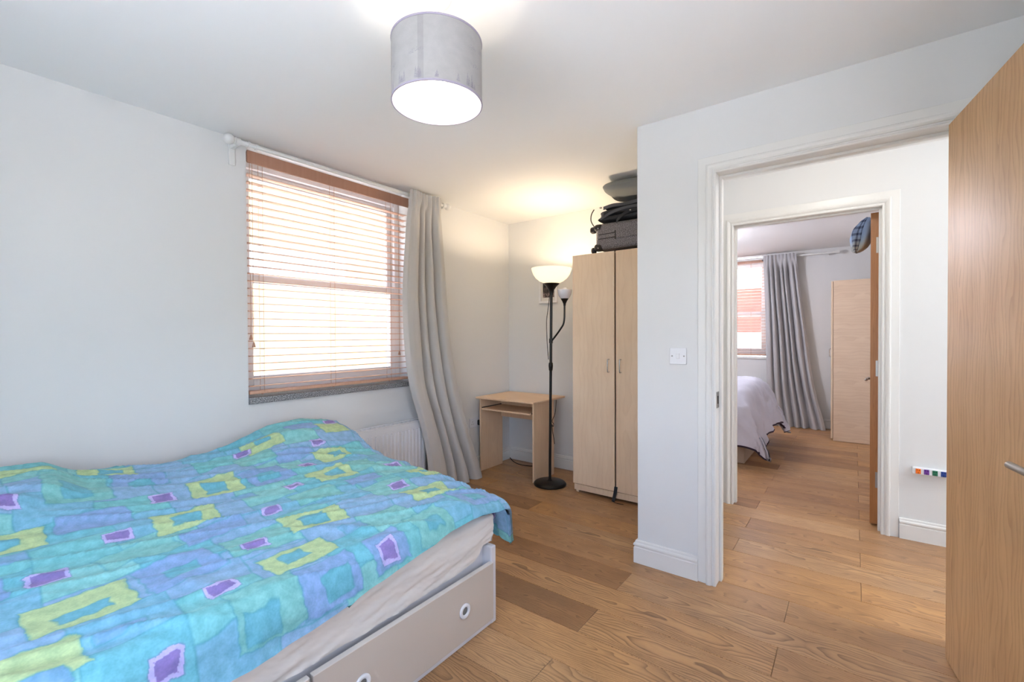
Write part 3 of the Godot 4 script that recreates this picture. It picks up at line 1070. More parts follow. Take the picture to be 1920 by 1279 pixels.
	for y in H:
		for x in W:
			var u := x0 + x / px
			var v := s1 * y / H
			var gu := (u + 0.012 * wob.get_noise_2d(u * 5.0, v * 5.0)) / 0.193
			var gv := (v + 0.012 * wob.get_noise_2d(u * 5.0 + 50.0, v * 5.0)) / 0.16
			var ku := int(floorf(gu))
			var kv := int(floorf(gv + 0.5 * posmod(ku, 2)))
			var fv := gv + 0.5 * posmod(ku, 2) - kv
			var fu := gu - ku
			var c: Color = tones[posmod(ku * 3 + kv * 7 + ku * kv, 5)]
			var near := minf(minf(fu, 1.0 - fu) * 0.193, minf(fv, 1.0 - fv) * 0.16)
			img[y * W + x] = c.lerp(seam, 0.55 * ss(0.005, 0.0, near))
	for l in layers:
		var q: Array = l[0]
		var xa := maxi(0, int((q[0] - q[2] * 0.5 - 0.02 - x0) * px))
		var xb := mini(W - 1, int((q[0] + q[2] * 0.5 + 0.02 - x0) * px))
		var ya := maxi(0, int((q[1] - q[3] * 0.5 - 0.02) / s1 * H))
		var yb := mini(H - 1, int((q[1] + q[3] * 0.5 + 0.02) / s1 * H))
		var tilt: float = 0.09 * sin(q[0] * 37.0 + q[1] * 23.0)
		for y in range(ya, yb + 1):
			for x in range(xa, xb + 1):
				var u := x0 + x / px
				var v := s1 * y / H
				var du: float = u - q[0] + 0.009 * wob.get_noise_2d(u * 16.0, v * 16.0)
				var dv: float = v - q[1] + 0.009 * wob.get_noise_2d(u * 16.0 + 70.0, v * 16.0)
				var d := maxf(absf(du + dv * tilt) - q[2] * 0.5, absf(dv - du * tilt) - q[3] * 0.5)
				if d > 0.006:
					continue
				var was: Color = img[y * W + x]
				if l[2] == 1:
					if d > 0.001:
						img[y * W + x] = was.lerp(seam.lerp(lilac, 0.6), 0.7 * ss(0.006, 0.001, d))
					elif d > -0.009:
						img[y * W + x] = rim
					else:
						img[y * W + x] = lilac
				elif d > 0.0:
					img[y * W + x] = was.lerp(seam, 0.6 * ss(0.006, 0.0, d))
				else:
					img[y * W + x] = (l[1] as Color).lerp(seam, 0.35 * ss(-0.006, 0.0, d))
	var k := 0
	for y in H:
		for x in W:
			var n := 1.0 + 0.10 * mot.get_noise_2d(x * 0.06, y * 0.06) + 0.06 * mot.get_noise_2d(x * 0.32, y * 0.32)
			var c: Color = img[y * W + x]
			data[k] = int(clampf(c.r * n + (n - 1.0) * 0.25, 0, 1) * 255.0)
			data[k + 1] = int(clampf(c.g * n, 0, 1) * 255.0)
			data[k + 2] = int(clampf(c.b * n, 0, 1) * 255.0)
			k += 3
	return ImageTexture.create_from_image(Image.create_from_data(W, H, false, Image.FORMAT_RGB8, data))

# ------------------------------------------------------------------ wardrobe and what lies on it
func bow_handle(parent: Node3D, at: Vector3, len: float, out: Vector3) -> void:
	var pts := [Vector3(0, -len / 2, 0), Vector3(0, -len / 2, 0) + out * 0.022, Vector3(0, -len / 2 + 0.008, 0) + out * 0.028, Vector3(0, 0, 0) + out * 0.03, Vector3(0, len / 2 - 0.008, 0) + out * 0.028, Vector3(0, len / 2, 0) + out * 0.022, Vector3(0, len / 2, 0)]
	part("handle", tube_mesh(smooth_path(pts, 5), 0.0042, 12), M.chrome, parent, at)

func build_wardrobe() -> void:
	var o := thing("wardrobe", "tall birch effect two-door wardrobe in the alcove with luggage on top", "wardrobe")
	part("body", span_mesh(Vector3(3.212, 0.07, -1.792), Vector3(3.688, 1.876, -1.072), 0.002), M.birch_b, o)
	part("plinth", span_mesh(Vector3(3.196, 0.022, -1.786), Vector3(3.215, 0.068, -1.078), 0.0015), M.birch_b, o)
	part("foot", span_mesh(Vector3(3.216, 0.0, -1.780), Vector3(3.24, 0.07, -1.757), 0.0015), M.birch_b, o)
	part("foot", span_mesh(Vector3(3.216, 0.0, -1.105), Vector3(3.24, 0.07, -1.08), 0.0015), M.birch_b, o)
	for d in [[-1.793, -1.4385, -1.481, M.birch], [-1.4265, -1.072, -1.385, M.birch_b]]:
		var door := part("door", span_mesh(Vector3(3.190, 0.074, d[0]), Vector3(3.2065, 1.881, d[1]), 0.0012), d[3], o)
		bow_handle(door, Vector3(3.19, 1.02, d[2]), 0.096, Vector3(-1, 0, 0))
	part("door_seam", span_mesh(Vector3(3.2062, 0.07, -1.46), Vector3(3.2125, 1.87, -1.41), 0.0005), M.dark_gap, o)
	# strap caught between the doors
	var P := PackedVector3Array()
	var U := PackedVector2Array()
	var path := smooth_path([Vector3(3.186, 0.112, -1.425), Vector3(3.182, 0.07, -1.430), Vector3(3.180, 0.03, -1.438), Vector3(3.174, 0.008, -1.442), Vector3(3.16, 0.004, -1.435), Vector3(3.15, 0.004, -1.40), Vector3(3.155, 0.005, -1.355)], 5)
	for i in path.size():
		for j in 2:
			var w := lerpf(0.013, 0.011, float(i) / path.size())
			P.append(path[i] + Vector3(0.3 if i > 22 else 0.0, 0, -1 if i < 20 else -0.6) * w * (j * 2 - 1))
			U.append(Vector2(i, j))
	var s := thing("luggage_strap", "dark webbing strap caught between the wardrobe doors and trailing on the floor", "strap")
	part("webbing", sheet(P, path.size(), 2, 0.0022, U), M.bag, s)

func build_luggage() -> void:
	# suitcase lying flat on the wardrobe
	var c := thing("suitcase", "grey fabric suitcase lying flat on the wardrobe with dark corner guards", "suitcase")
	var st := mb()
	rbox(st, Vector3(3.40, 2.005, -1.322), Vector3(0.40, 0.2, 0.56), 0.035, 4)
	part("shell", st.commit(), M.case_cloth, c)
	for y in [1.985, 2.018]:
		part("piping", tube_mesh([Vector3(3.199, y, -1.57), Vector3(3.198, y + 0.004, -1.32), Vector3(3.199, y, -1.07)], 0.003, 8), M.case_dark, c)
	part("flap", span_mesh(Vector3(3.194, 1.975, -1.43), Vector3(3.202, 2.03, -1.10), 0.003), M.case_cloth, c)
	part("flap_strap", span_mesh(Vector3(3.191, 1.970, -1.435), Vector3(3.197, 2.035, -1.428), 0.002), M.case_dark, c)
	for y in [1.925, 2.075]:
		part("corner_guard", box_mesh(Vector3(0.07, 0.055, 0.07), 0.024, 3), M.case_dark, c, Vector3(3.228, y, -1.578))
		part("rivet", lathe_mesh([Vector2(0, 0.004), Vector2(0.004, 0.003), Vector2(0.005, 0)], 12, Vector3.ZERO, Basis(Vector3.BACK, PI / 2)), M.chrome, c, Vector3(3.1925, y - 0.008, -1.57))
	part("rivet", lathe_mesh([Vector2(0, 0.004), Vector2(0.004, 0.003), Vector2(0.005, 0)], 12, Vector3.ZERO, Basis(Vector3.BACK, PI / 2)), M.chrome, c, Vector3(3.199, 2.0, -1.475))
	part("wheel", lathe_mesh([Vector2(0, -0.014), Vector2(0.02, -0.014), Vector2(0.024, -0.008), Vector2(0.024, 0.008), Vector2(0.02, 0.014), Vector2(0, 0.014)], 20, Vector3.ZERO, Basis(Vector3.RIGHT, PI / 2)), M.case_dark, c, Vector3(3.225, 1.9065, -1.622))
	st = mb()
	rbox(st, Vector3(3.225, 2.065, -1.625), Vector3(0.045, 0.05, 0.05), 0.018, 3)
	part("wheel", st.commit(), M.case_dark, c)
	part("strap_loop", tube_mesh(smooth_path([Vector3(3.21, 2.08, -1.605), Vector3(3.20, 2.13, -1.632), Vector3(3.195, 2.18, -1.628), Vector3(3.19, 2.215, -1.602)], 6), 0.004, 8), M.case_dark, c)
	# folded black rucksack: three soft slabs, straps and buckles
	var b := thing("rucksack", "folded black rucksack with loose straps on top of the suitcase", "bag")
	soft_slab(b, "panel", Vector3(3.345, 2.136, -1.30), Vector3(0.30, 0.05, 0.58), 0.03, 11, M.bag)
	soft_slab(b, "panel", Vector3(3.345, 2.180, -1.285), Vector3(0.31, 0.05, 0.56), 0.026, 14, M.bag)
	soft_slab(b, "panel", Vector3(3.345, 2.222, -1.28), Vector3(0.29, 0.05, 0.52), 0.026, 19, M.bag)
	var strap := func(pts: Array, w: float, called: String, m: Material) -> void:
		var P := PackedVector3Array()
		var U := PackedVector2Array()
		var path := smooth_path(pts, 6)
		for i in path.size():
			for j in 2:
				P.append(path[i] + Vector3(0, w * (j * 2 - 1), 0))
				U.append(Vector2(i, j))
		part(called, sheet(P, path.size(), 2, 0.005, U), m, b)
	strap.call([Vector3(3.20, 2.215, -1.53), Vector3(3.186, 2.222, -1.45), Vector3(3.183, 2.216, -1.36), Vector3(3.184, 2.222, -1.27), Vector3(3.19, 2.23, -1.15)], 0.012, "strap", M.bag_light)
	strap.call([Vector3(3.19, 2.135, -1.55), Vector3(3.183, 2.165, -1.47), Vector3(3.181, 2.185, -1.38), Vector3(3.182, 2.19, -1.28), Vector3(3.19, 2.185, -1.15)], 0.010, "strap", M.bag_light)
	strap.call([Vector3(3.19, 2.10, -1.42), Vector3(3.182, 2.13, -1.38), Vector3(3.18, 2.155, -1.33), Vector3(3.182, 2.165, -1.25)], 0.012, "strap", M.bag)
	part("buckle", box_mesh(Vector3(0.012, 0.03, 0.022), 0.004, 2), M.bag_light, b, Vector3(3.178, 2.16, -1.525))
	part("buckle", box_mesh(Vector3(0.012, 0.012, 0.014), 0.004, 2), M.chrome, b, Vector3(3.178, 2.16, -1.305))
	part("buckle", box_mesh(Vector3(0.014, 0.014, 0.016), 0.004, 2), M.chrome, b, Vector3(3.183, 2.218, -1.545))
	# grey pillow squeezed under the ceiling
	var n := 48
	var m := 36
	for_pillow(n, m)

func for_pillow(n: int, m: int) -> void:
	var o := thing("pillow", "plump grey pillow lying on the rucksack under the ceiling", "pillow")
	var st := mb()
	var pts := []
	for side in [1.0, -1.0]:
		var g := []
		for i in n + 1:
			for j in m + 1:
				var u := -1.0 + 2.0 * i / n
				var v := -1.0 + 2.0 * j / m
				var pu := signf(u) * pow(absf(u), 0.9)
				var thick := pow(maxf(0.0, (1.0 - pow(absf(u), 3.4)) * (1.0 - pow(absf(v), 3.4))), 0.42)
				# corners pull out into points
				var pull := 1.0 - 0.07 * (1.0 - absf(v) * absf(u))
				var round_off := 1.0 - 0.10 * pow(absf(u * v), 3.0)
				g.append(Vector3(v * 0.2 * pull * round_off, side * 0.055 * thick, pu * 0.33 * pull * round_off))
		pts.append(g)
		for i in n:
			for j in m:
				var a := i * (m + 1) + j
				var q := [g[a], g[a + m + 1], g[a + m + 2], g[a + 1]]
				var nn := []
				for k in [[i, j], [i + 1, j], [i + 1, j + 1], [i, j + 1]]:
					var du: Vector3 = g[mini(k[0] + 1, n) * (m + 1) + k[1]] - g[maxi(k[0] - 1, 0) * (m + 1) + k[1]]
					var dv: Vector3 = g[k[0] * (m + 1) + mini(k[1] + 1, m)] - g[k[0] * (m + 1) + maxi(k[1] - 1, 0)]
					var nv := du.cross(dv).normalized()
					nn.append(nv * (1.0 if nv.y * side > 0.0 else -1.0))
				var uv := [Vector2(i, j), Vector2(i + 1, j), Vector2(i + 1, j + 1), Vector2(i, j + 1)]
				tri(st, [q[0], q[1], q[2]], [nn[0], nn[1], nn[2]], [uv[0], uv[1], uv[2]])
				tri(st, [q[0], q[2], q[3]], [nn[0], nn[2], nn[3]], [uv[0], uv[2], uv[3]])
	var p := part("cushion", st.commit(), M.pillow, o, Vector3(3.24, 2.314, -1.175))
	p.rotation = Vector3(0.02, 0.1, 0.0)

# a soft fabric slab: rounded box with lumpy sides
func soft_slab(parent: Node3D, called: String, at: Vector3, size: Vector3, r: float, sd: int, m: Material) -> void:
	var st := mb()
	rbox(st, Vector3.ZERO, size, r, 4)
	var src: Array = st.commit_to_arrays()
	var f := noise(sd, 9.0, 3)
	# split the long faces first: rebuild as a grid swept along z
	var n := 44
	var m2 := 28
	var P := PackedVector3Array()
	var U := PackedVector2Array()
	for i in n:
		var t := -1.0 + 2.0 * i / (n - 1)
		var z := size.z * 0.5 * t
		var shrink := pow(maxf(0.0, 1.0 - pow(absf(t), 7.0)), 0.5)
		for j in m2:
			var a := -TAU * j / (m2 - 1)
			var ca := cos(a)
			var sa := sin(a)
			var x := size.x * 0.5 * signf(ca) * pow(absf(ca), 0.55) * lerpf(0.8, 1.0, shrink)
			var y := size.y * 0.5 * signf(sa) * pow(absf(sa), 0.7) * shrink
			var lump := f.get_noise_3d(x * 1.2, y * 2.0, z)
			P.append(Vector3(x * (1.0 + 0.07 * lump), y * (1.0 + 0.22 * lump), z + 0.01 * lump))
			U.append(Vector2(t, float(j) / m2))
	part(called, sheet(P, n, m2, 0.002, U), m, parent, at)

# ------------------------------------------------------------------ desk
func build_desk() -> void:
	var o := thing("computer_desk", "small beech effect computer desk with a sliding keyboard shelf", "desk")
	part("desktop", span_mesh(Vector3(3.14, 0.673, -2.785), Vector3(3.665, 0.690, -2.142), 0.005, 2), M.beech_top, o)
	part("side_panel", span_mesh(Vector3(3.178, 0, -2.768), Vector3(3.50, 0.673, -2.752), 0.001), M.beech, o)
	part("side_panel", span_mesh(Vector3(3.178, 0, -2.178), Vector3(3.50, 0.673, -2.162), 0.001), M.beech, o)
	part("back_rail", span_mesh(Vector3(3.48, 0.467, -2.752), Vector3(3.495, 0.673, -2.178), 0.001), M.beech, o)
	part("keyboard_shelf", span_mesh(Vector3(3.165, 0.572, -2.735), Vector3(3.47, 0.587, -2.195), 0.002), M.beech_top, o)
	for z in [-2.7435, -2.1865]:
		part("runner", span_mesh(Vector3(3.19, 0.578, z - 0.0078), Vector3(3.47, 0.592, z + 0.0078), 0.002), M.black, o)

# ------------------------------------------------------------------ floor lamp
func build_floor_lamp() -> void:
	var o := thing("floor_lamp", "black uplighter floor lamp with a glowing bowl and a small side shade", "floor lamp", Vector3(3.226, 0, -2.035))
	o.rotation.x = deg_to_rad(0.75)
	part("base", lathe_mesh([Vector2(0, 0), Vector2(0.130, 0), Vector2(0.136, 0.004), Vector2(0.137, 0.012), Vector2(0.130, 0.022), Vector2(0.118, 0.028), Vector2(0.045, 0.034), Vector2(0.02, 0.038), Vector2(0.013, 0.048), Vector2(0.0, 0.05)], 56), M.black_metal, o)
	part("pole", lathe_mesh([Vector2(0, 0.03), Vector2(0.0115, 0.03), Vector2(0.0115, 1.60), Vector2(0, 1.60)], 20), M.black_metal, o)
	part("coupling", lathe_mesh([Vector2(0.0115, 0.955), Vector2(0.015, 0.96), Vector2(0.0185, 0.995), Vector2(0.017, 1.02), Vector2(0.0115, 1.026)], 20), M.black_metal, o)
	part("socket_cone", lathe_mesh([Vector2(0.0, 1.585), Vector2(0.014, 1.585), Vector2(0.016, 1.61), Vector2(0.026, 1.632), Vector2(0.046, 1.660), Vector2(0.066, 1.678), Vector2(0.068, 1.682), Vector2(0.0, 1.682)], 36), M.black_metal, o)
	var bowl := [Vector2(0.0, 1.684), Vector2(0.062, 1.684), Vector2(0.100, 1.702), Vector2(0.130, 1.726), Vector2(0.150, 1.754), Vector2(0.162, 1.785), Vector2(0.167, 1.806), Vector2(0.163, 1.807), Vector2(0.157, 1.786), Vector2(0.145, 1.757), Vector2(0.126, 1.731), Vector2(0.098, 1.708), Vector2(0.062, 1.690), Vector2(0.0, 1.690)]
	part("bowl_shade", lathe_mesh(bowl, 56), M.opal, o)
	var ball := []
	for i in 11:
		var a := -PI / 2 + PI * i / 10.0
		ball.append(Vector2(0.026 * cos(a), 0.026 * sin(a)))
	part("bulb", lathe_mesh(ball, 20), M.bulb_warm, o, Vector3(0, 1.755, 0))
	part("bulb_holder", lathe_mesh([Vector2(0, 0), Vector2(0.017, 0), Vector2(0.017, 0.036), Vector2(0, 0.036)], 16), M.plastic, o, Vector3(0, 1.691, 0))
	var l := OmniLight3D.new()
	l.name = "lamp_glow"
	l.position = Vector3(0, 1.755, 0)
	l.light_color = Color(1.0, 0.90, 0.76)
	l.light_energy = 0.31
	l.light_size = 0.025
	l.omni_range = 12.0
	l.omni_attenuation = 2.0
	l.shadow_enabled = true
	o.add_child(l)
	# side arm with its small unlit shade
	var path := smooth_path([Vector3(0, 1.205, 0.008), Vector3(-0.004, 1.255, 0.055), Vector3(-0.006, 1.305, 0.096), Vector3(-0.006, 1.345, 0.122), Vector3(-0.006, 1.40, 0.131), Vector3(-0.006, 1.50, 0.131)], 7)
	part("side_arm", tube_mesh(path, 0.0075, 14), M.black_metal, o)
	part("arm_collar", lathe_mesh([Vector2(0.0116, 1.185), Vector2(0.0155, 1.188), Vector2(0.0155, 1.222), Vector2(0.0116, 1.226)], 20), M.black_metal, o)
	part("side_cone", lathe_mesh([Vector2(0, 1.492), Vector2(0.009, 1.492), Vector2(0.011, 1.51), Vector2(0.020, 1.53), Vector2(0.033, 1.551), Vector2(0, 1.551)], 28, Vector3(-0.006, 0, 0.131)), M.black_metal, o)
	part("side_shade", lathe_mesh([Vector2(0, 1.5512), Vector2(0.031, 1.5512), Vector2(0.044, 1.566), Vector2(0.054, 1.590), Vector2(0.058, 1.622), Vector2(0.0545, 1.625), Vector2(0.050, 1.592), Vector2(0.040, 1.57), Vector2(0, 1.562)], 36, Vector3(-0.006, 0, 0.131)), M.opal_off, o)
	part("side_bulb", lathe_mesh([Vector2(0, 1.563), Vector2(0.012, 1.563), Vector2(0.014, 1.59), Vector2(0.022, 1.612), Vector2(0.022, 1.627), Vector2(0.013, 1.640), Vector2(0, 1.643)], 20, Vector3(-0.006, 0, 0.131)), M.opal_off, o)
	part("cord", tube_mesh(smooth_path([Vector3(-0.012, 1.60, -0.006), Vector3(-0.018, 1.45, -0.022), Vector3(-0.02, 1.36, -0.032), Vector3(-0.018, 1.2, -0.026), Vector3(-0.014, 1.05, -0.014)], 6), 0.003, 8), M.black_metal, o)

# ------------------------------------------------------------------ pendant shade
func build_pendant() -> void:
	var c := Vector3(1.086, 0, -1.126)
	var o := thing("pendant_lamp", "grey drum pendant lampshade with faint tree print hanging from the ceiling", "lampshade", c)
	var y0 := 2.032
	var y1 := 2.232
	# printed outside
	var W := 1024
	var H := 256
	var im := Image.create(W, H, false, Image.FORMAT_RGB8)
	var nz := noise(91, 0.5, 2)
	var soft := noise(92, 0.02, 3)
	for y in H:
		for x in W:
			var v := (0.67 if x < 426 or x > 446 else 0.62) + 0.035 * nz.get_noise_2d(x, y) + 0.02 * soft.get_noise_2d(x, y)
			im.set_pixel(x, y, Color(v, v * 0.985, v * 0.99))
	var rg := RandomNumberGenerator.new()
	rg.seed = 5
	var ink := Color(0.47, 0.46, 0.53)
	for i in 46:
		var cx := rg.randi_range(0, W - 1)
		var tall := rg.randi_range(16, 52)
		# small pines standing along the lower edge
		for y in tall:
			var half := int(1 + 7.0 * (1.0 - float(y) / tall) * (0.5 + 0.5 * absf(sin(y * 0.8))))
			for dx in range(-half, half + 1):
				if rg.randf() < 0.55:
					var xx := posmod(cx + dx, W)
					var yy := 10 + y
					im.set_pixel(xx, H - 1 - yy, im.get_pixel(xx, H - 1 - yy).lerp(ink, 0.55))
	for i in 9:
		# loose birds and sprays higher up
		var cx := rg.randi_range(0, W - 1)
		var cy := rg.randi_range(60, 180)
		for k in 90:
			var a := rg.randf() * 2.6
			var r := 10.0 + 22.0 * rg.randf()
			var xx := posmod(cx + int(r * cos(a)), W)
			var yy := clampi(cy - int(r * 0.7 * sin(a)), 0, H - 1)
			im.set_pixel(xx, yy, im.get_pixel(xx, yy).lerp(ink, 0.5))
			im.set_pixel(posmod(xx + 1, W), yy, im.get_pixel(posmod(xx + 1, W), yy).lerp(ink, 0.35))
	var fm := mat(Color(1.0, 1.0, 0.985), 0.85)
	fm.albedo_texture = ImageTexture.create_from_image(im)
	fm.uv1_scale = Vector3(1, 1.0 / (y1 - y0), 1)
	fm.uv1_offset = Vector3(0, -y0 / (y1 - y0), 0)
	fm.uv1_scale.y *= -1.0
	fm.uv1_offset.y = y1 / (y1 - y0)
	part("drum", lathe_mesh([Vector2(0.150, y0), Vector2(0.150, y1)], 72), fm, o)
	part("lining", lathe_mesh([Vector2(0.1485, y1), Vector2(0.1485, y0)], 72), mat(Color(0.96, 0.95, 0.93), 0.8), o)
	var trim := mat(Color(0.66, 0.63, 0.70), 0.7)
	for y in [y0, y1]:
		part("trim_ring", lathe_mesh([Vector2(0.1475, y - 0.003), Vector2(0.1515, y - 0.003), Vector2(0.1520, y), Vector2(0.1515, y + 0.003), Vector2(0.1475, y + 0.003), Vector2(0.1475, y - 0.003)], 72), trim, o)
	var st := mb()
	for i in 3:
		var a := TAU * i / 3.0 + 0.5
		tube(st, [Vector3(0.02 * cos(a), y1 - 0.03, 0.02 * sin(a)), Vector3(0.148 * cos(a), y1 - 0.002, 0.148 * sin(a))], 0.002, 6)
	part("spider_frame", st.commit(), M.rod_white, o)
	part("lamp_holder", lathe_mesh([Vector2(0, y1 - 0.07), Vector2(0.018, y1 - 0.07), Vector2(0.018, y1 - 0.025), Vector2(0.01, y1 - 0.01), Vector2(0, y1 - 0.008)], 20), M.plastic, o)
	part("cord", tube_mesh([Vector3(0, y1 - 0.012, 0), Vector3(0, CEIL - 0.02, 0)], 0.0032, 8), M.plastic, o)
	part("ceiling_rose", lathe_mesh([Vector2(0, -0.028), Vector2(0.02, -0.028), Vector2(0.045, -0.012), Vector2(0.05, 0), Vector2(0, 0)], 32), M.plastic, o, Vector3(0, CEIL, 0))
	var ball := []
	for i in 13:
		var a := -PI / 2 + PI * i / 12.0
		ball.append(Vector2(0.03 * cos(a), 0.03 * sin(a) * (1.0 if a < 0 else 1.35)))
	part("bulb", lathe_mesh(ball, 24), M.bulb_cool, o, Vector3(0, y1 - 0.135, 0))
	part("bulb_base", lathe_mesh([Vector2(0, -0.098), Vector2(0.034, -0.098), Vector2(0.036, -0.094), Vector2(0.030, -0.08), Vector2(0.018, -0.068), Vector2(0, -0.068)], 28), M.plastic, o, Vector3(0, y1, 0))
	var l := OmniLight3D.new()
	l.name = "pendant_glow"
	l.position = Vector3(0, y1 - 0.135, 0)
	l.light_color = Color(1.0, 0.95, 0.88)
	l.light_energy = 0.038
	l.light_size = 0.03
	l.omni_range = 14.0
	l.omni_attenuation = 2.0
	l.shadow_enabled = true
	o.add_child(l)

# ------------------------------------------------------------------ curtains
func along(keys: Array, y: float) -> float:
	# rounded off between the heights
	var sum := 0.0
	for k in 7:
		sum += along_straight(keys, clampf(y + 0.07 * (k - 3), keys[-1][0], keys[0][0]))
	return sum / 7.0

func along_straight(keys: Array, y: float) -> float:
	# keys: (height, value) from the top down
	for i in keys.size() - 1:
		if y >= keys[i + 1][0]:
			var t: float = (y - keys[i + 1][0]) / (keys[i][0] - keys[i + 1][0])
			return lerpf(keys[i + 1][1], keys[i][1], t)
	return keys[-1][1]

# cloth hanging from a pole: broad soft panels parted by deep creases, each crease [where across, how deep, how wide]
func curtain_mesh(lefts: Array, rights: Array, depths: Array, creases: Array, top: float, sd: int, swap: bool) -> ArrayMesh:
	var n := 220
	var m := 90
	var P := PackedVector3Array()
	var U := PackedVector2Array()
	var f := noise(sd, 1.0, 2)
	for i in n:
		var u := float(i) / (n - 1)
		for j in m:
			var v := float(j) / (m - 1)
			var y := lerpf(top, 0.006, v)
			var a := along(lefts, y)
			var b := along(rights, y)
			var d := along(depths, y)
			var tight := ss(top - 0.26, top - 0.02, y)
			var out := 0.0
			var k := 0
			for c in creases:
				var at: float = c[0] + 0.022 * f.get_noise_2d(y * 0.45, k * 9.0)
				var e: float = (u - at) / (c[2] * (1.0 + 0.4 * f.get_noise_2d(y * 0.7 + 20.0, k * 5.0)))
				out -= c[1] * exp(-e * e) * (1.0 - 0.93 * tight) * (1.0 + 0.35 * v)
				k += 1
			out += 0.012 * sin(u * 9.0 + f.get_noise_2d(u * 2.0, y * 0.6)) + 0.009 * tight * sin(u * 58.0) + 0.003 * f.get_noise_2d(u * 9.0, y * 2.5)
			# the free edges turn back towards the wall
			out -= 0.03 * (1.0 - 0.8 * tight) * (ss(0.05, 0.0, u) + ss(0.95, 1.0, u)) * (1.0 if not swap else 0.8)
			var across := lerpf(a, b, u)
			P.append(Vector3(across, y, d + out) if not swap else Vector3(d - out, y, across))
			U.append(Vector2(u * 2.0, y))
	return sheet(P, n, m, 0.003, U)

func build_curtain_main() -> void:
	var o := thing("curtain", "long grey curtain drawn to the right of the main window", "curtain")
	var lefts := [[2.362, 2.315], [2.2, 2.29], [1.54, 2.215], [1.0, 2.24], [0.78, 2.285], [0.62, 2.35], [0.5, 2.42], [0.0, 2.45]]
	var rights := [[2.362, 2.605], [2.2, 2.62], [1.39, 2.675], [0.84, 2.765], [0.4, 2.90], [0.14, 3.02], [0.0, 3.08]]
	var depths := [[2.362, -2.685], [2.0, -2.67], [1.2, -2.655], [0.62, -2.645], [0.3, -2.64], [0.0, -2.61]]
	part("cloth", curtain_mesh(lefts, rights, depths, [[0.37, 0.085, 0.045], [0.56, 0.075, 0.040], [0.76, 0.085, 0.045]], 2.362, 8, false), M.curtain, o)

func build_radiator_main() -> void:
	radiator("radiator", "white ribbed panel radiator under the main window", Vector3(1.83, 0.135, -2.82), 1.26, 0.45)

# white steel panel radiator; x across, z out from the wall
func radiator(called: String, label: String, at: Vector3, wide: float, high: float) -> Node3D:
	var o := thing(called, label, "radiator", at)
	var h := wide / 2
	part("back_panel", span_mesh(Vector3(-h, 0, 0.03), Vector3(h, high, 0.042), 0.004), M.plastic, o)
	var st := mb()
	rbox(st, Vector3(0, high / 2, 0.096), Vector3(wide, high, 0.010), 0.004)
	var count := int(wide / 0.0333)
	for i in count:
		rbox(st, Vector3(-h + (i + 0.5) * wide / count, high / 2 - 0.008, 0.101), Vector3(0.017, high - 0.085, 0.017), 0.006, 2)
	part("front_panel", st.commit(), M.plastic, o)
	for s in [-1, 1]:
		part("side_cover", span_mesh(Vector3(minf(s * h, s * (h + 0.004)), 0.01, 0.02), Vector3(maxf(s * h, s * (h + 0.004)), high, 0.104), 0.003), M.plastic, o)
	st = mb()
	for z in [0.036, 0.094]:
		rbox(st, Vector3(0, high + 0.005, z), Vector3(wide, 0.01, 0.016), 0.003)
	var bars := int(wide / 0.04)
	for i in bars:
		rbox(st, Vector3(-h + (i + 0.5) * wide / bars, high + 0.004, 0.065), Vector3(0.008, 0.006, 0.05), 0.001)
	part("top_grille", st.commit(), M.plastic, o)
	for s in [-1, 1]:
		part("bracket", span_mesh(Vector3(s * h * 0.7 - 0.015, 0.05, 0.001), Vector3(s * h * 0.7 + 0.015, high - 0.05, 0.031), 0.002), M.plastic, o)
	return o

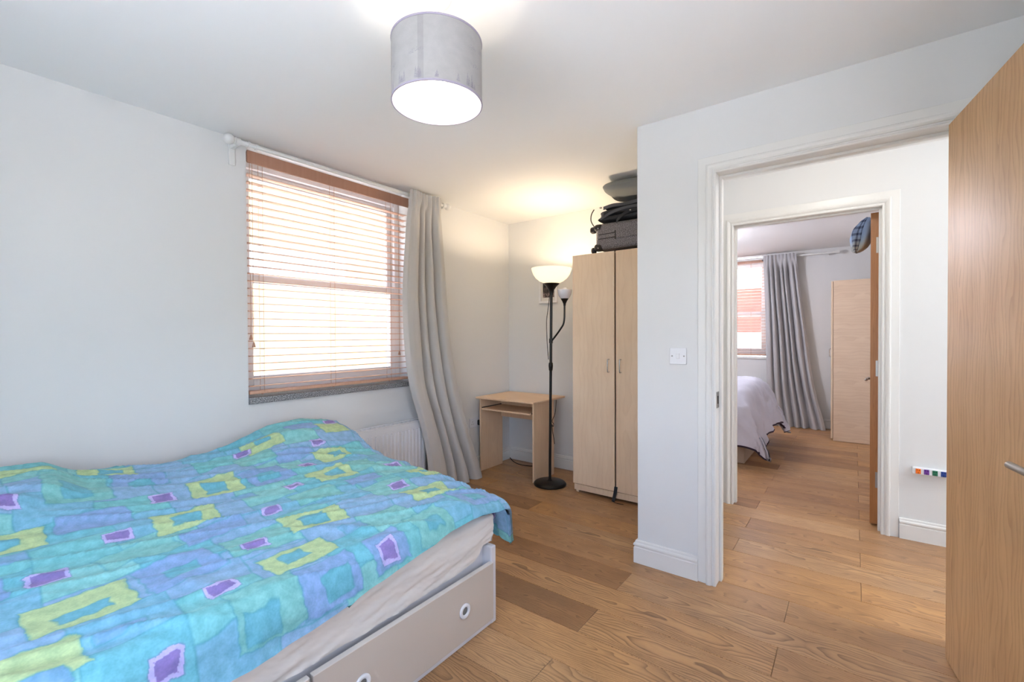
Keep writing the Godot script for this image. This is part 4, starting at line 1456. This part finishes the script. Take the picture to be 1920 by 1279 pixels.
# ------------------------------------------------------------------ switches, sockets, picture, cables
func build_small_things() -> void:
	var s := thing("light_switch", "white single light switch beside the near doorway", "light switch", Vector3(2.41, 1.140, -0.730))
	part("plate", box_mesh(Vector3(0.009, 0.086, 0.086), 0.003, 2), M.plastic, s, Vector3(-0.0045, 0, 0))
	var rk := part("rocker", box_mesh(Vector3(0.008, 0.027, 0.017), 0.002), M.plastic, s, Vector3(-0.0098, 0, 0))
	rk.rotation.z = 0.12
	for z in [-0.0302, 0.0302]:
		part("screw", lathe_mesh([Vector2(0, 0.001), Vector2(0.0036, 0.0008), Vector2(0.004, 0)], 14, Vector3.ZERO, Basis(Vector3.BACK, PI / 2)), M.steel, s, Vector3(-0.009, 0, z))
	# double wall socket with a black plug
	var k := thing("wall_socket", "white double wall socket between curtain and desk", "socket", Vector3(3.168, 0.446, -2.82))
	part("plate", box_mesh(Vector3(0.147, 0.086, 0.010), 0.003, 2), M.plastic, k, Vector3(0, 0, 0.005))
	for x in [-0.04, 0.04]:
		part("socket_switch", box_mesh(Vector3(0.012, 0.018, 0.006), 0.002), M.plastic, k, Vector3(x * 0.55, 0.018, 0.011))
		var pins := mb()
		rbox(pins, Vector3(x, 0.010, 0.0102), Vector3(0.004, 0.008, 0.001), 0.0004)
		for q in [-0.011, 0.011]:
			rbox(pins, Vector3(x + q, -0.012, 0.0102), Vector3(0.0063, 0.004, 0.001), 0.0004)
		part("pin_holes", pins.commit(), M.dark_gap, k)
	var p := thing("plug", "black mains plug pushed into the wall socket by the desk", "plug", Vector3(3.212, 0.442, -2.81))
	part("body", box_mesh(Vector3(0.046, 0.05, 0.03), 0.01, 3), M.black, p, Vector3(0, 0, 0.016))
	part("cable", tube_mesh(smooth_path([Vector3(0.0, -0.02, 0.02), Vector3(0.008, -0.06, 0.03), Vector3(0.02, -0.14, 0.03), Vector3(0.03, -0.28, 0.025), Vector3(0.06, -0.42, 0.022), Vector3(0.16, -0.4385, 0.02)], 6), 0.0034, 8), M.black, p)
	var c := thing("desk_cable", "thin brown cable drooping to the floor under the desk", "cable")
	part("cable", tube_mesh(smooth_path([Vector3(3.67, 0.012, -2.79), Vector3(3.60, 0.006, -2.70), Vector3(3.555, 0.004, -2.60), Vector3(3.555, 0.004, -2.50), Vector3(3.60, 0.004, -2.42), Vector3(3.665, 0.008, -2.30)], 6), 0.0036, 8), M.dark_gap, c)
	var c2 := thing("cable_loop", "thin brown cable hanging in a loop beside the desk behind the floor lamp", "cable")
	part("cable", tube_mesh(smooth_path([Vector3(3.52, 0.668, -2.150), Vector3(3.50, 0.55, -2.150), Vector3(3.45, 0.49, -2.150), Vector3(3.44, 0.465, -2.128), Vector3(3.445, 0.44, -2.138), Vector3(3.45, 0.455, -2.152), Vector3(3.45, 0.40, -2.147), Vector3(3.45, 0.34, -2.134), Vector3(3.452, 0.285, -2.128)], 6), 0.003, 8), mat(Color(0.20, 0.13, 0.09), 0.5), c2)
	# small framed photograph behind the lamp
	var f := thing("picture_frame", "small white framed dark photograph on the wall behind the floor lamp", "picture", Vector3(3.70, 1.685, -2.34))
	var st := mb()
	for q in [[0, 0.115, 0.20, 0.022], [0, -0.115, 0.20, 0.022]]:
		rbox(st, Vector3(-0.009, q[1], 0), Vector3(0.018, q[3], q[2]), 0.003, 2)
	for z in [-0.09, 0.09]:
		rbox(st, Vector3(-0.009, 0, z), Vector3(0.018, 0.21, 0.022), 0.003, 2)
	part("frame", st.commit(), M.plastic, f)
	part("mount", span_mesh(Vector3(-0.007, -0.106, -0.08), Vector3(-0.002, 0.106, 0.08), 0.0005), mat(Color(0.87, 0.86, 0.84), 0.8), f)
	var im := Image.create(64, 96, false, Image.FORMAT_RGB8)
	var nz := noise(15, 0.05, 3)
	for y in 96:
		for x in 64:
			var v := 0.20 + 0.28 * nz.get_noise_2d(x * 1.4, y * 0.7)
			var lightness := 0.35 * ss(0.62, 0.8, y / 96.0) * (0.5 + nz.get_noise_2d(x * 3.0, y * 3.0))
			v = clampf(v + lightness, 0.05, 0.8)
			im.set_pixel(x, y, Color(v * 1.08, v * 0.92, v * 0.88))
	var pm := mat(Color.WHITE, 0.35)
	pm.albedo_texture = ImageTexture.create_from_image(im)
	pm.uv1_scale = Vector3(1.0 / 0.126, -1.0 / 0.155, 1)
	pm.uv1_offset = Vector3(0.5, 0.5, 0)
	part("photograph", span_mesh(Vector3(-0.0078, -0.072, -0.060), Vector3(-0.0068, 0.083, 0.066), 0.0002), pm, f)
	# power strip in the hall
	var w := thing("power_strip", "white power strip with coloured outlets low on the hall wall", "power strip", Vector3(3.656, 0.428, 0.43))
	part("body", box_mesh(Vector3(0.03, 0.042, 0.26), 0.006, 3), M.plastic, w, Vector3(-0.016, 0, -0.02))
	var tones := [["orange outlet", Color(0.93, 0.45, 0.10)], ["purple outlet", Color(0.42, 0.20, 0.58)], ["green outlet", Color(0.10, 0.45, 0.33)], ["blue outlet", Color(0.10, 0.24, 0.55)], ["red outlet", Color(0.75, 0.12, 0.12)]]
	for i in 5:
		var z := -0.122 + 0.037 * i
		var so := part("outlet", box_mesh(Vector3(0.004, 0.030, 0.0235), 0.0015), mat(tones[i][1], 0.35), w, Vector3(-0.0315, 0, z))
		so.set_meta("label", tones[i][0])
		var hs := mb()
		for q in [[0.008, -0.005], [0.008, 0.005], [-0.009, 0.0]]:
			rbox(hs, Vector3(-0.0021, q[0], q[1]), Vector3(0.0006, 0.004, 0.0042), 0.0002)
		part("pin_holes", hs.commit(), M.dark_gap, so)
	# hall ceiling light, out of view above the right of the doorway
	var hl := thing("ceiling_light", "round opal ceiling light in the hall", "ceiling light", Vector3(3.05, CEIL, 2.35))
	part("mount", lathe_mesh([Vector2(0, -0.02), Vector2(0.15, -0.02), Vector2(0.155, 0), Vector2(0, 0)], 40), M.plastic, hl)
	var em := mat(Color(1, 1, 1), 0.4)
	em.emission_enabled = true
	em.emission = Color(0.93, 0.96, 1.0)
	em.emission_energy_multiplier = 3.0
	part("diffuser", lathe_mesh([Vector2(0, -0.08), Vector2(0.06, -0.075), Vector2(0.11, -0.055), Vector2(0.14, -0.021), Vector2(0, -0.0205)], 40), em, hl)
	var l := OmniLight3D.new()
	l.name = "hall_glow"
	l.position = Vector3(0, -0.16, 0)
	l.light_color = Color(0.93, 0.96, 1.0)
	l.light_energy = 1.35
	l.light_size = 0.1
	l.omni_range = 10.0
	l.omni_attenuation = 2.0
	l.shadow_enabled = true
	hl.add_child(l)
	# recessed downlight over the near end of the hall, hidden by the door head
	var dl := thing("downlight", "small recessed downlight in the hall ceiling behind the door head", "ceiling light", Vector3(2.86, CEIL, -0.12))
	part("bezel", lathe_mesh([Vector2(0.034, 0), Vector2(0.034, -0.006), Vector2(0.044, -0.006), Vector2(0.046, 0)], 32), M.rod_white, dl)
	part("lens", lathe_mesh([Vector2(0, -0.0045), Vector2(0.033, -0.004), Vector2(0.0335, -0.001), Vector2(0, -0.0005)], 32), em, dl)
	var d2 := OmniLight3D.new()
	d2.name = "downlight_glow"
	d2.position = Vector3(0, -0.05, 0)
	d2.light_color = Color(1.0, 0.97, 0.93)
	d2.light_energy = 0.10
	d2.light_size = 0.034
	d2.omni_range = 8.0
	d2.omni_attenuation = 2.0
	d2.shadow_enabled = true
	dl.add_child(d2)

# ------------------------------------------------------------------ the bedroom across the hall
func build_far_room() -> void:
	var b := thing("divan_base", "beige divan base of the bed in the far bedroom", "bed base")
	part("base", span_mesh(Vector3(4.85, 0.0, -2.75), Vector3(6.20, 0.29, -0.845), 0.01, 2), M.beige, b)
	var mt := thing("mattress", "mattress on the beige divan in the far bedroom", "mattress")
	part("core", span_mesh(Vector3(4.90, 0.292, -2.75), Vector3(6.14, 0.52, -0.90), 0.04, 3), M.sheet, mt)
	# white duvet spilling over the foot and the side
	var n := 110
	var m := 110
	var P := PackedVector3Array()
	var U := PackedVector2Array()
	var f := noise(41, 1.0, 3)
	for i in n:
		for j in m:
			var x := lerpf(4.42, 6.62, float(i) / (n - 1))
			var z := lerpf(-2.6, -0.36, float(j) / (m - 1))
			var ox := over(4.90 - x, 0.1, 1.45) if x < 5.5 else over(x - 6.1, 0.1, 1.4)
			var oz := over(z + 0.92, 0.14, 1.28)
			var px := (4.90 - ox.x) if x < 5.5 else (6.1 + ox.x)
			var pz := -0.92 + oz.x
			var y := 0.615 + 0.10 * ss(-2.0, -1.3, z) * ss(4.7, 5.3, x) * ss(6.4, 5.6, x)
			y += 0.05 * ss(4.8, 5.0, x) * ss(-1.7, -1.1, z)
			y -= ox.y + oz.y
			if ox.y > 0.0 and oz.y > 0.0:
				y += minf(ox.y, oz.y) * 0.72
				pz += ox.y * 0.12
			var w := 0.02 * (1.0 - 2.0 * absf(f.get_noise_2d(x * 3.0, z * 2.0))) + 0.01 * f.get_noise_2d(x * 9.0, z * 5.0)
			w += 0.022 * sin(x * 17.0 + 2.0 * f.get_noise_2d(x * 2.0, 4.0)) * ss(0.05, 0.3, oz.y)
			pz += w * ss(0.02, 0.15, oz.y)
			px += (w if x > 5.5 else -w) * ss(0.02, 0.15, ox.y)
			y += w * ss(0.15, 0.02, maxf(ox.y, oz.y))
			P.append(Vector3(px, maxf(y, 0.10), pz))
			U.append(Vector2(x, z))
	var dv := thing("duvet", "crumpled white duvet with a plum underside on the far bed", "duvet")
	part("cover", sheet(P, n, m, -0.02, U), M.white_cloth, dv)
	var hem := []
	for i in range(4, n - 4):
		hem.append(P[i * m + m - 1] + Vector3(0, -0.004, -0.008))
	part("dark_hem", tube_mesh(hem, 0.011, 8), M.plum, dv)
	hem = []
	for j in range(50, m - 2):
		hem.append(P[j] + Vector3(0.008, -0.004, 0))
	part("dark_hem", tube_mesh(hem, 0.011, 8), M.plum, dv)
	# curtain, pole and radiator
	var c := thing("curtain", "long grey curtain hanging by the far bedroom window", "curtain")
	var lefts := [[2.35, -1.02], [1.5, -0.99], [0.6, -0.97], [0.0, -0.93]]
	var rights := [[2.35, -0.63], [2.0, -0.60], [1.4, -0.53], [0.8, -0.46], [0.3, -0.37], [0.0, -0.27]]
	var depths := [[2.35, 7.185], [1.2, 7.17], [0.3, 7.14], [0.0, 7.08]]
	part("cloth", curtain_mesh(lefts, rights, depths, [[0.16, 0.05, 0.03], [0.30, 0.07, 0.035], [0.45, 0.075, 0.035], [0.58, 0.06, 0.03], [0.72, 0.085, 0.045], [0.88, 0.05, 0.03]], 2.345, 28, true), M.curtain_far, c)
	var r := thing("curtain_pole", "white curtain pole over the far bedroom window", "curtain pole")
	part("pole", tube_mesh([Vector3(7.235, 2.312, -2.5), Vector3(7.235, 2.312, -0.2)], 0.014, 14), M.rod_white, r)
	part("finial", lathe_mesh([Vector2(0, 0), Vector2(0.018, 0), Vector2(0.021, 0.01), Vector2(0.021, 0.04), Vector2(0.014, 0.05), Vector2(0, 0.05)], 20, Vector3(7.235, 2.312, -0.2), Basis(Vector3.RIGHT, PI / 2)), M.rod_white, r)
	for z in [-2.4, -1.03, -0.28]:
		part("bracket", box_mesh(Vector3(0.09, 0.022, 0.026), 0.003), M.rod_white if z > -0.5 else M.black, r, Vector3(7.276, 2.30, z))
	var rd := radiator("radiator", "white panel radiator under the far bedroom window", Vector3(7.32, 0.15, -1.62), 1.1, 0.45)
	rd.rotation.y = -PI / 2
	# wardrobe seen end on
	var w := thing("wardrobe", "pale wardrobe with horizontal grain seen end on in the far bedroom", "wardrobe")
	part("end_panel", span_mesh(Vector3(6.500, 0.004, -0.196), Vector3(6.516, 1.872, 0.34), 0.0015), M.maple_flat, w)
	part("body", span_mesh(Vector3(6.518, 0.03, -0.196), Vector3(7.236, 1.872, 0.34), 0.002), M.maple_flat, w)
	for d in [[6.502, 6.866, 6.82], [6.872, 7.236, 6.92]]:
		var door := part("door", span_mesh(Vector3(d[0], 0.03, -0.218), Vector3(d[1], 1.868, -0.200), 0.0015), M.birch_b, w)
		bow_handle(door, Vector3(d[2], 1.02, -0.218), 0.096, Vector3(0, 0, -1))
	# ceiling light of the far room, out of view to the left
	var hl := thing("ceiling_light", "round opal ceiling light of the far bedroom", "ceiling light", Vector3(5.5, CEIL, -1.7))
	part("mount", lathe_mesh([Vector2(0, -0.02), Vector2(0.15, -0.02), Vector2(0.155, 0), Vector2(0, 0)], 40), M.plastic, hl)
	var em := mat(Color(1, 1, 1), 0.4)
	em.emission_enabled = true
	em.emission = Color(0.96, 0.96, 1.0)
	em.emission_energy_multiplier = 3.0
	part("diffuser", lathe_mesh([Vector2(0, -0.08), Vector2(0.06, -0.075), Vector2(0.11, -0.055), Vector2(0.14, -0.021), Vector2(0, -0.0205)], 40), em, hl)
	var gl := OmniLight3D.new()
	gl.name = "far_glow"
	gl.position = Vector3(0, -0.16, 0)
	gl.light_color = Color(0.95, 0.95, 1.0)
	gl.light_energy = 0.95
	gl.light_size = 0.1
	gl.omni_range = 10.0
	gl.omni_attenuation = 2.0
	gl.shadow_enabled = true
	hl.add_child(gl)
	# checked cloth slung over the top of the far door
	var im := Image.create(128, 128, false, Image.FORMAT_RGB8)
	for y in 128:
		for x in 128:
			var a := 1.0 if posmod(x, 16) < 6 else 0.0
			var e := 1.0 if posmod(y, 16) < 6 else 0.0
			var base := Color(0.62, 0.72, 0.86).lerp(Color(0.72, 0.74, 0.72), ss(50, 90, float(x)))
			im.set_pixel(x, y, base.lerp(Color(0.16, 0.19, 0.30), 0.42 * (a + e) * ss(70, 40, float(y))))
	var sh := mat(Color.WHITE, 0.9)
	sh.albedo_texture = ImageTexture.create_from_image(im)
	P = PackedVector3Array()
	U = PackedVector2Array()
	var g := noise(51, 1.0, 2)
	var nj := 36
	var keys := smooth_path([Vector3(2.085, 0.075, 0.012), Vector3(2.05, 0.064, 0.045), Vector3(1.99, 0.046, 0.062), Vector3(1.93, 0.036, 0.055), Vector3(1.88, 0.024, 0.040), Vector3(1.855, 0.014, 0.020), Vector3(1.85, 0.010, 0.004)], 7)
	for i in keys.size():
		var kq: Vector3 = keys[i]
		var v := float(i) / (keys.size() - 1)
		for j in nj:
			var a := TAU * j / (nj - 1)
			var fold := 1.0 + 0.20 * sin(a * 5.0 + 2.0 * v) * ss(0.0, 0.5, v) + 0.1 * g.get_noise_2d(cos(a) * 2.0 + 5.0, v * 4.0 + sin(a))
			P.append(Vector3(4.2 + 0.10 * fold * cos(a) * (0.35 + minf(1.0, kq.z / 0.045) * 0.65), kq.x, kq.y + kq.z * fold * sin(a)))
			U.append(Vector2(v, float(j) / (nj - 1) * 2.0))
	var t := thing("checked_cloth", "bundled blue checked cloth hanging from the top of the far oak door", "cloth")
	part("cloth", sheet(P, keys.size(), nj, 0.003, U), sh, t)
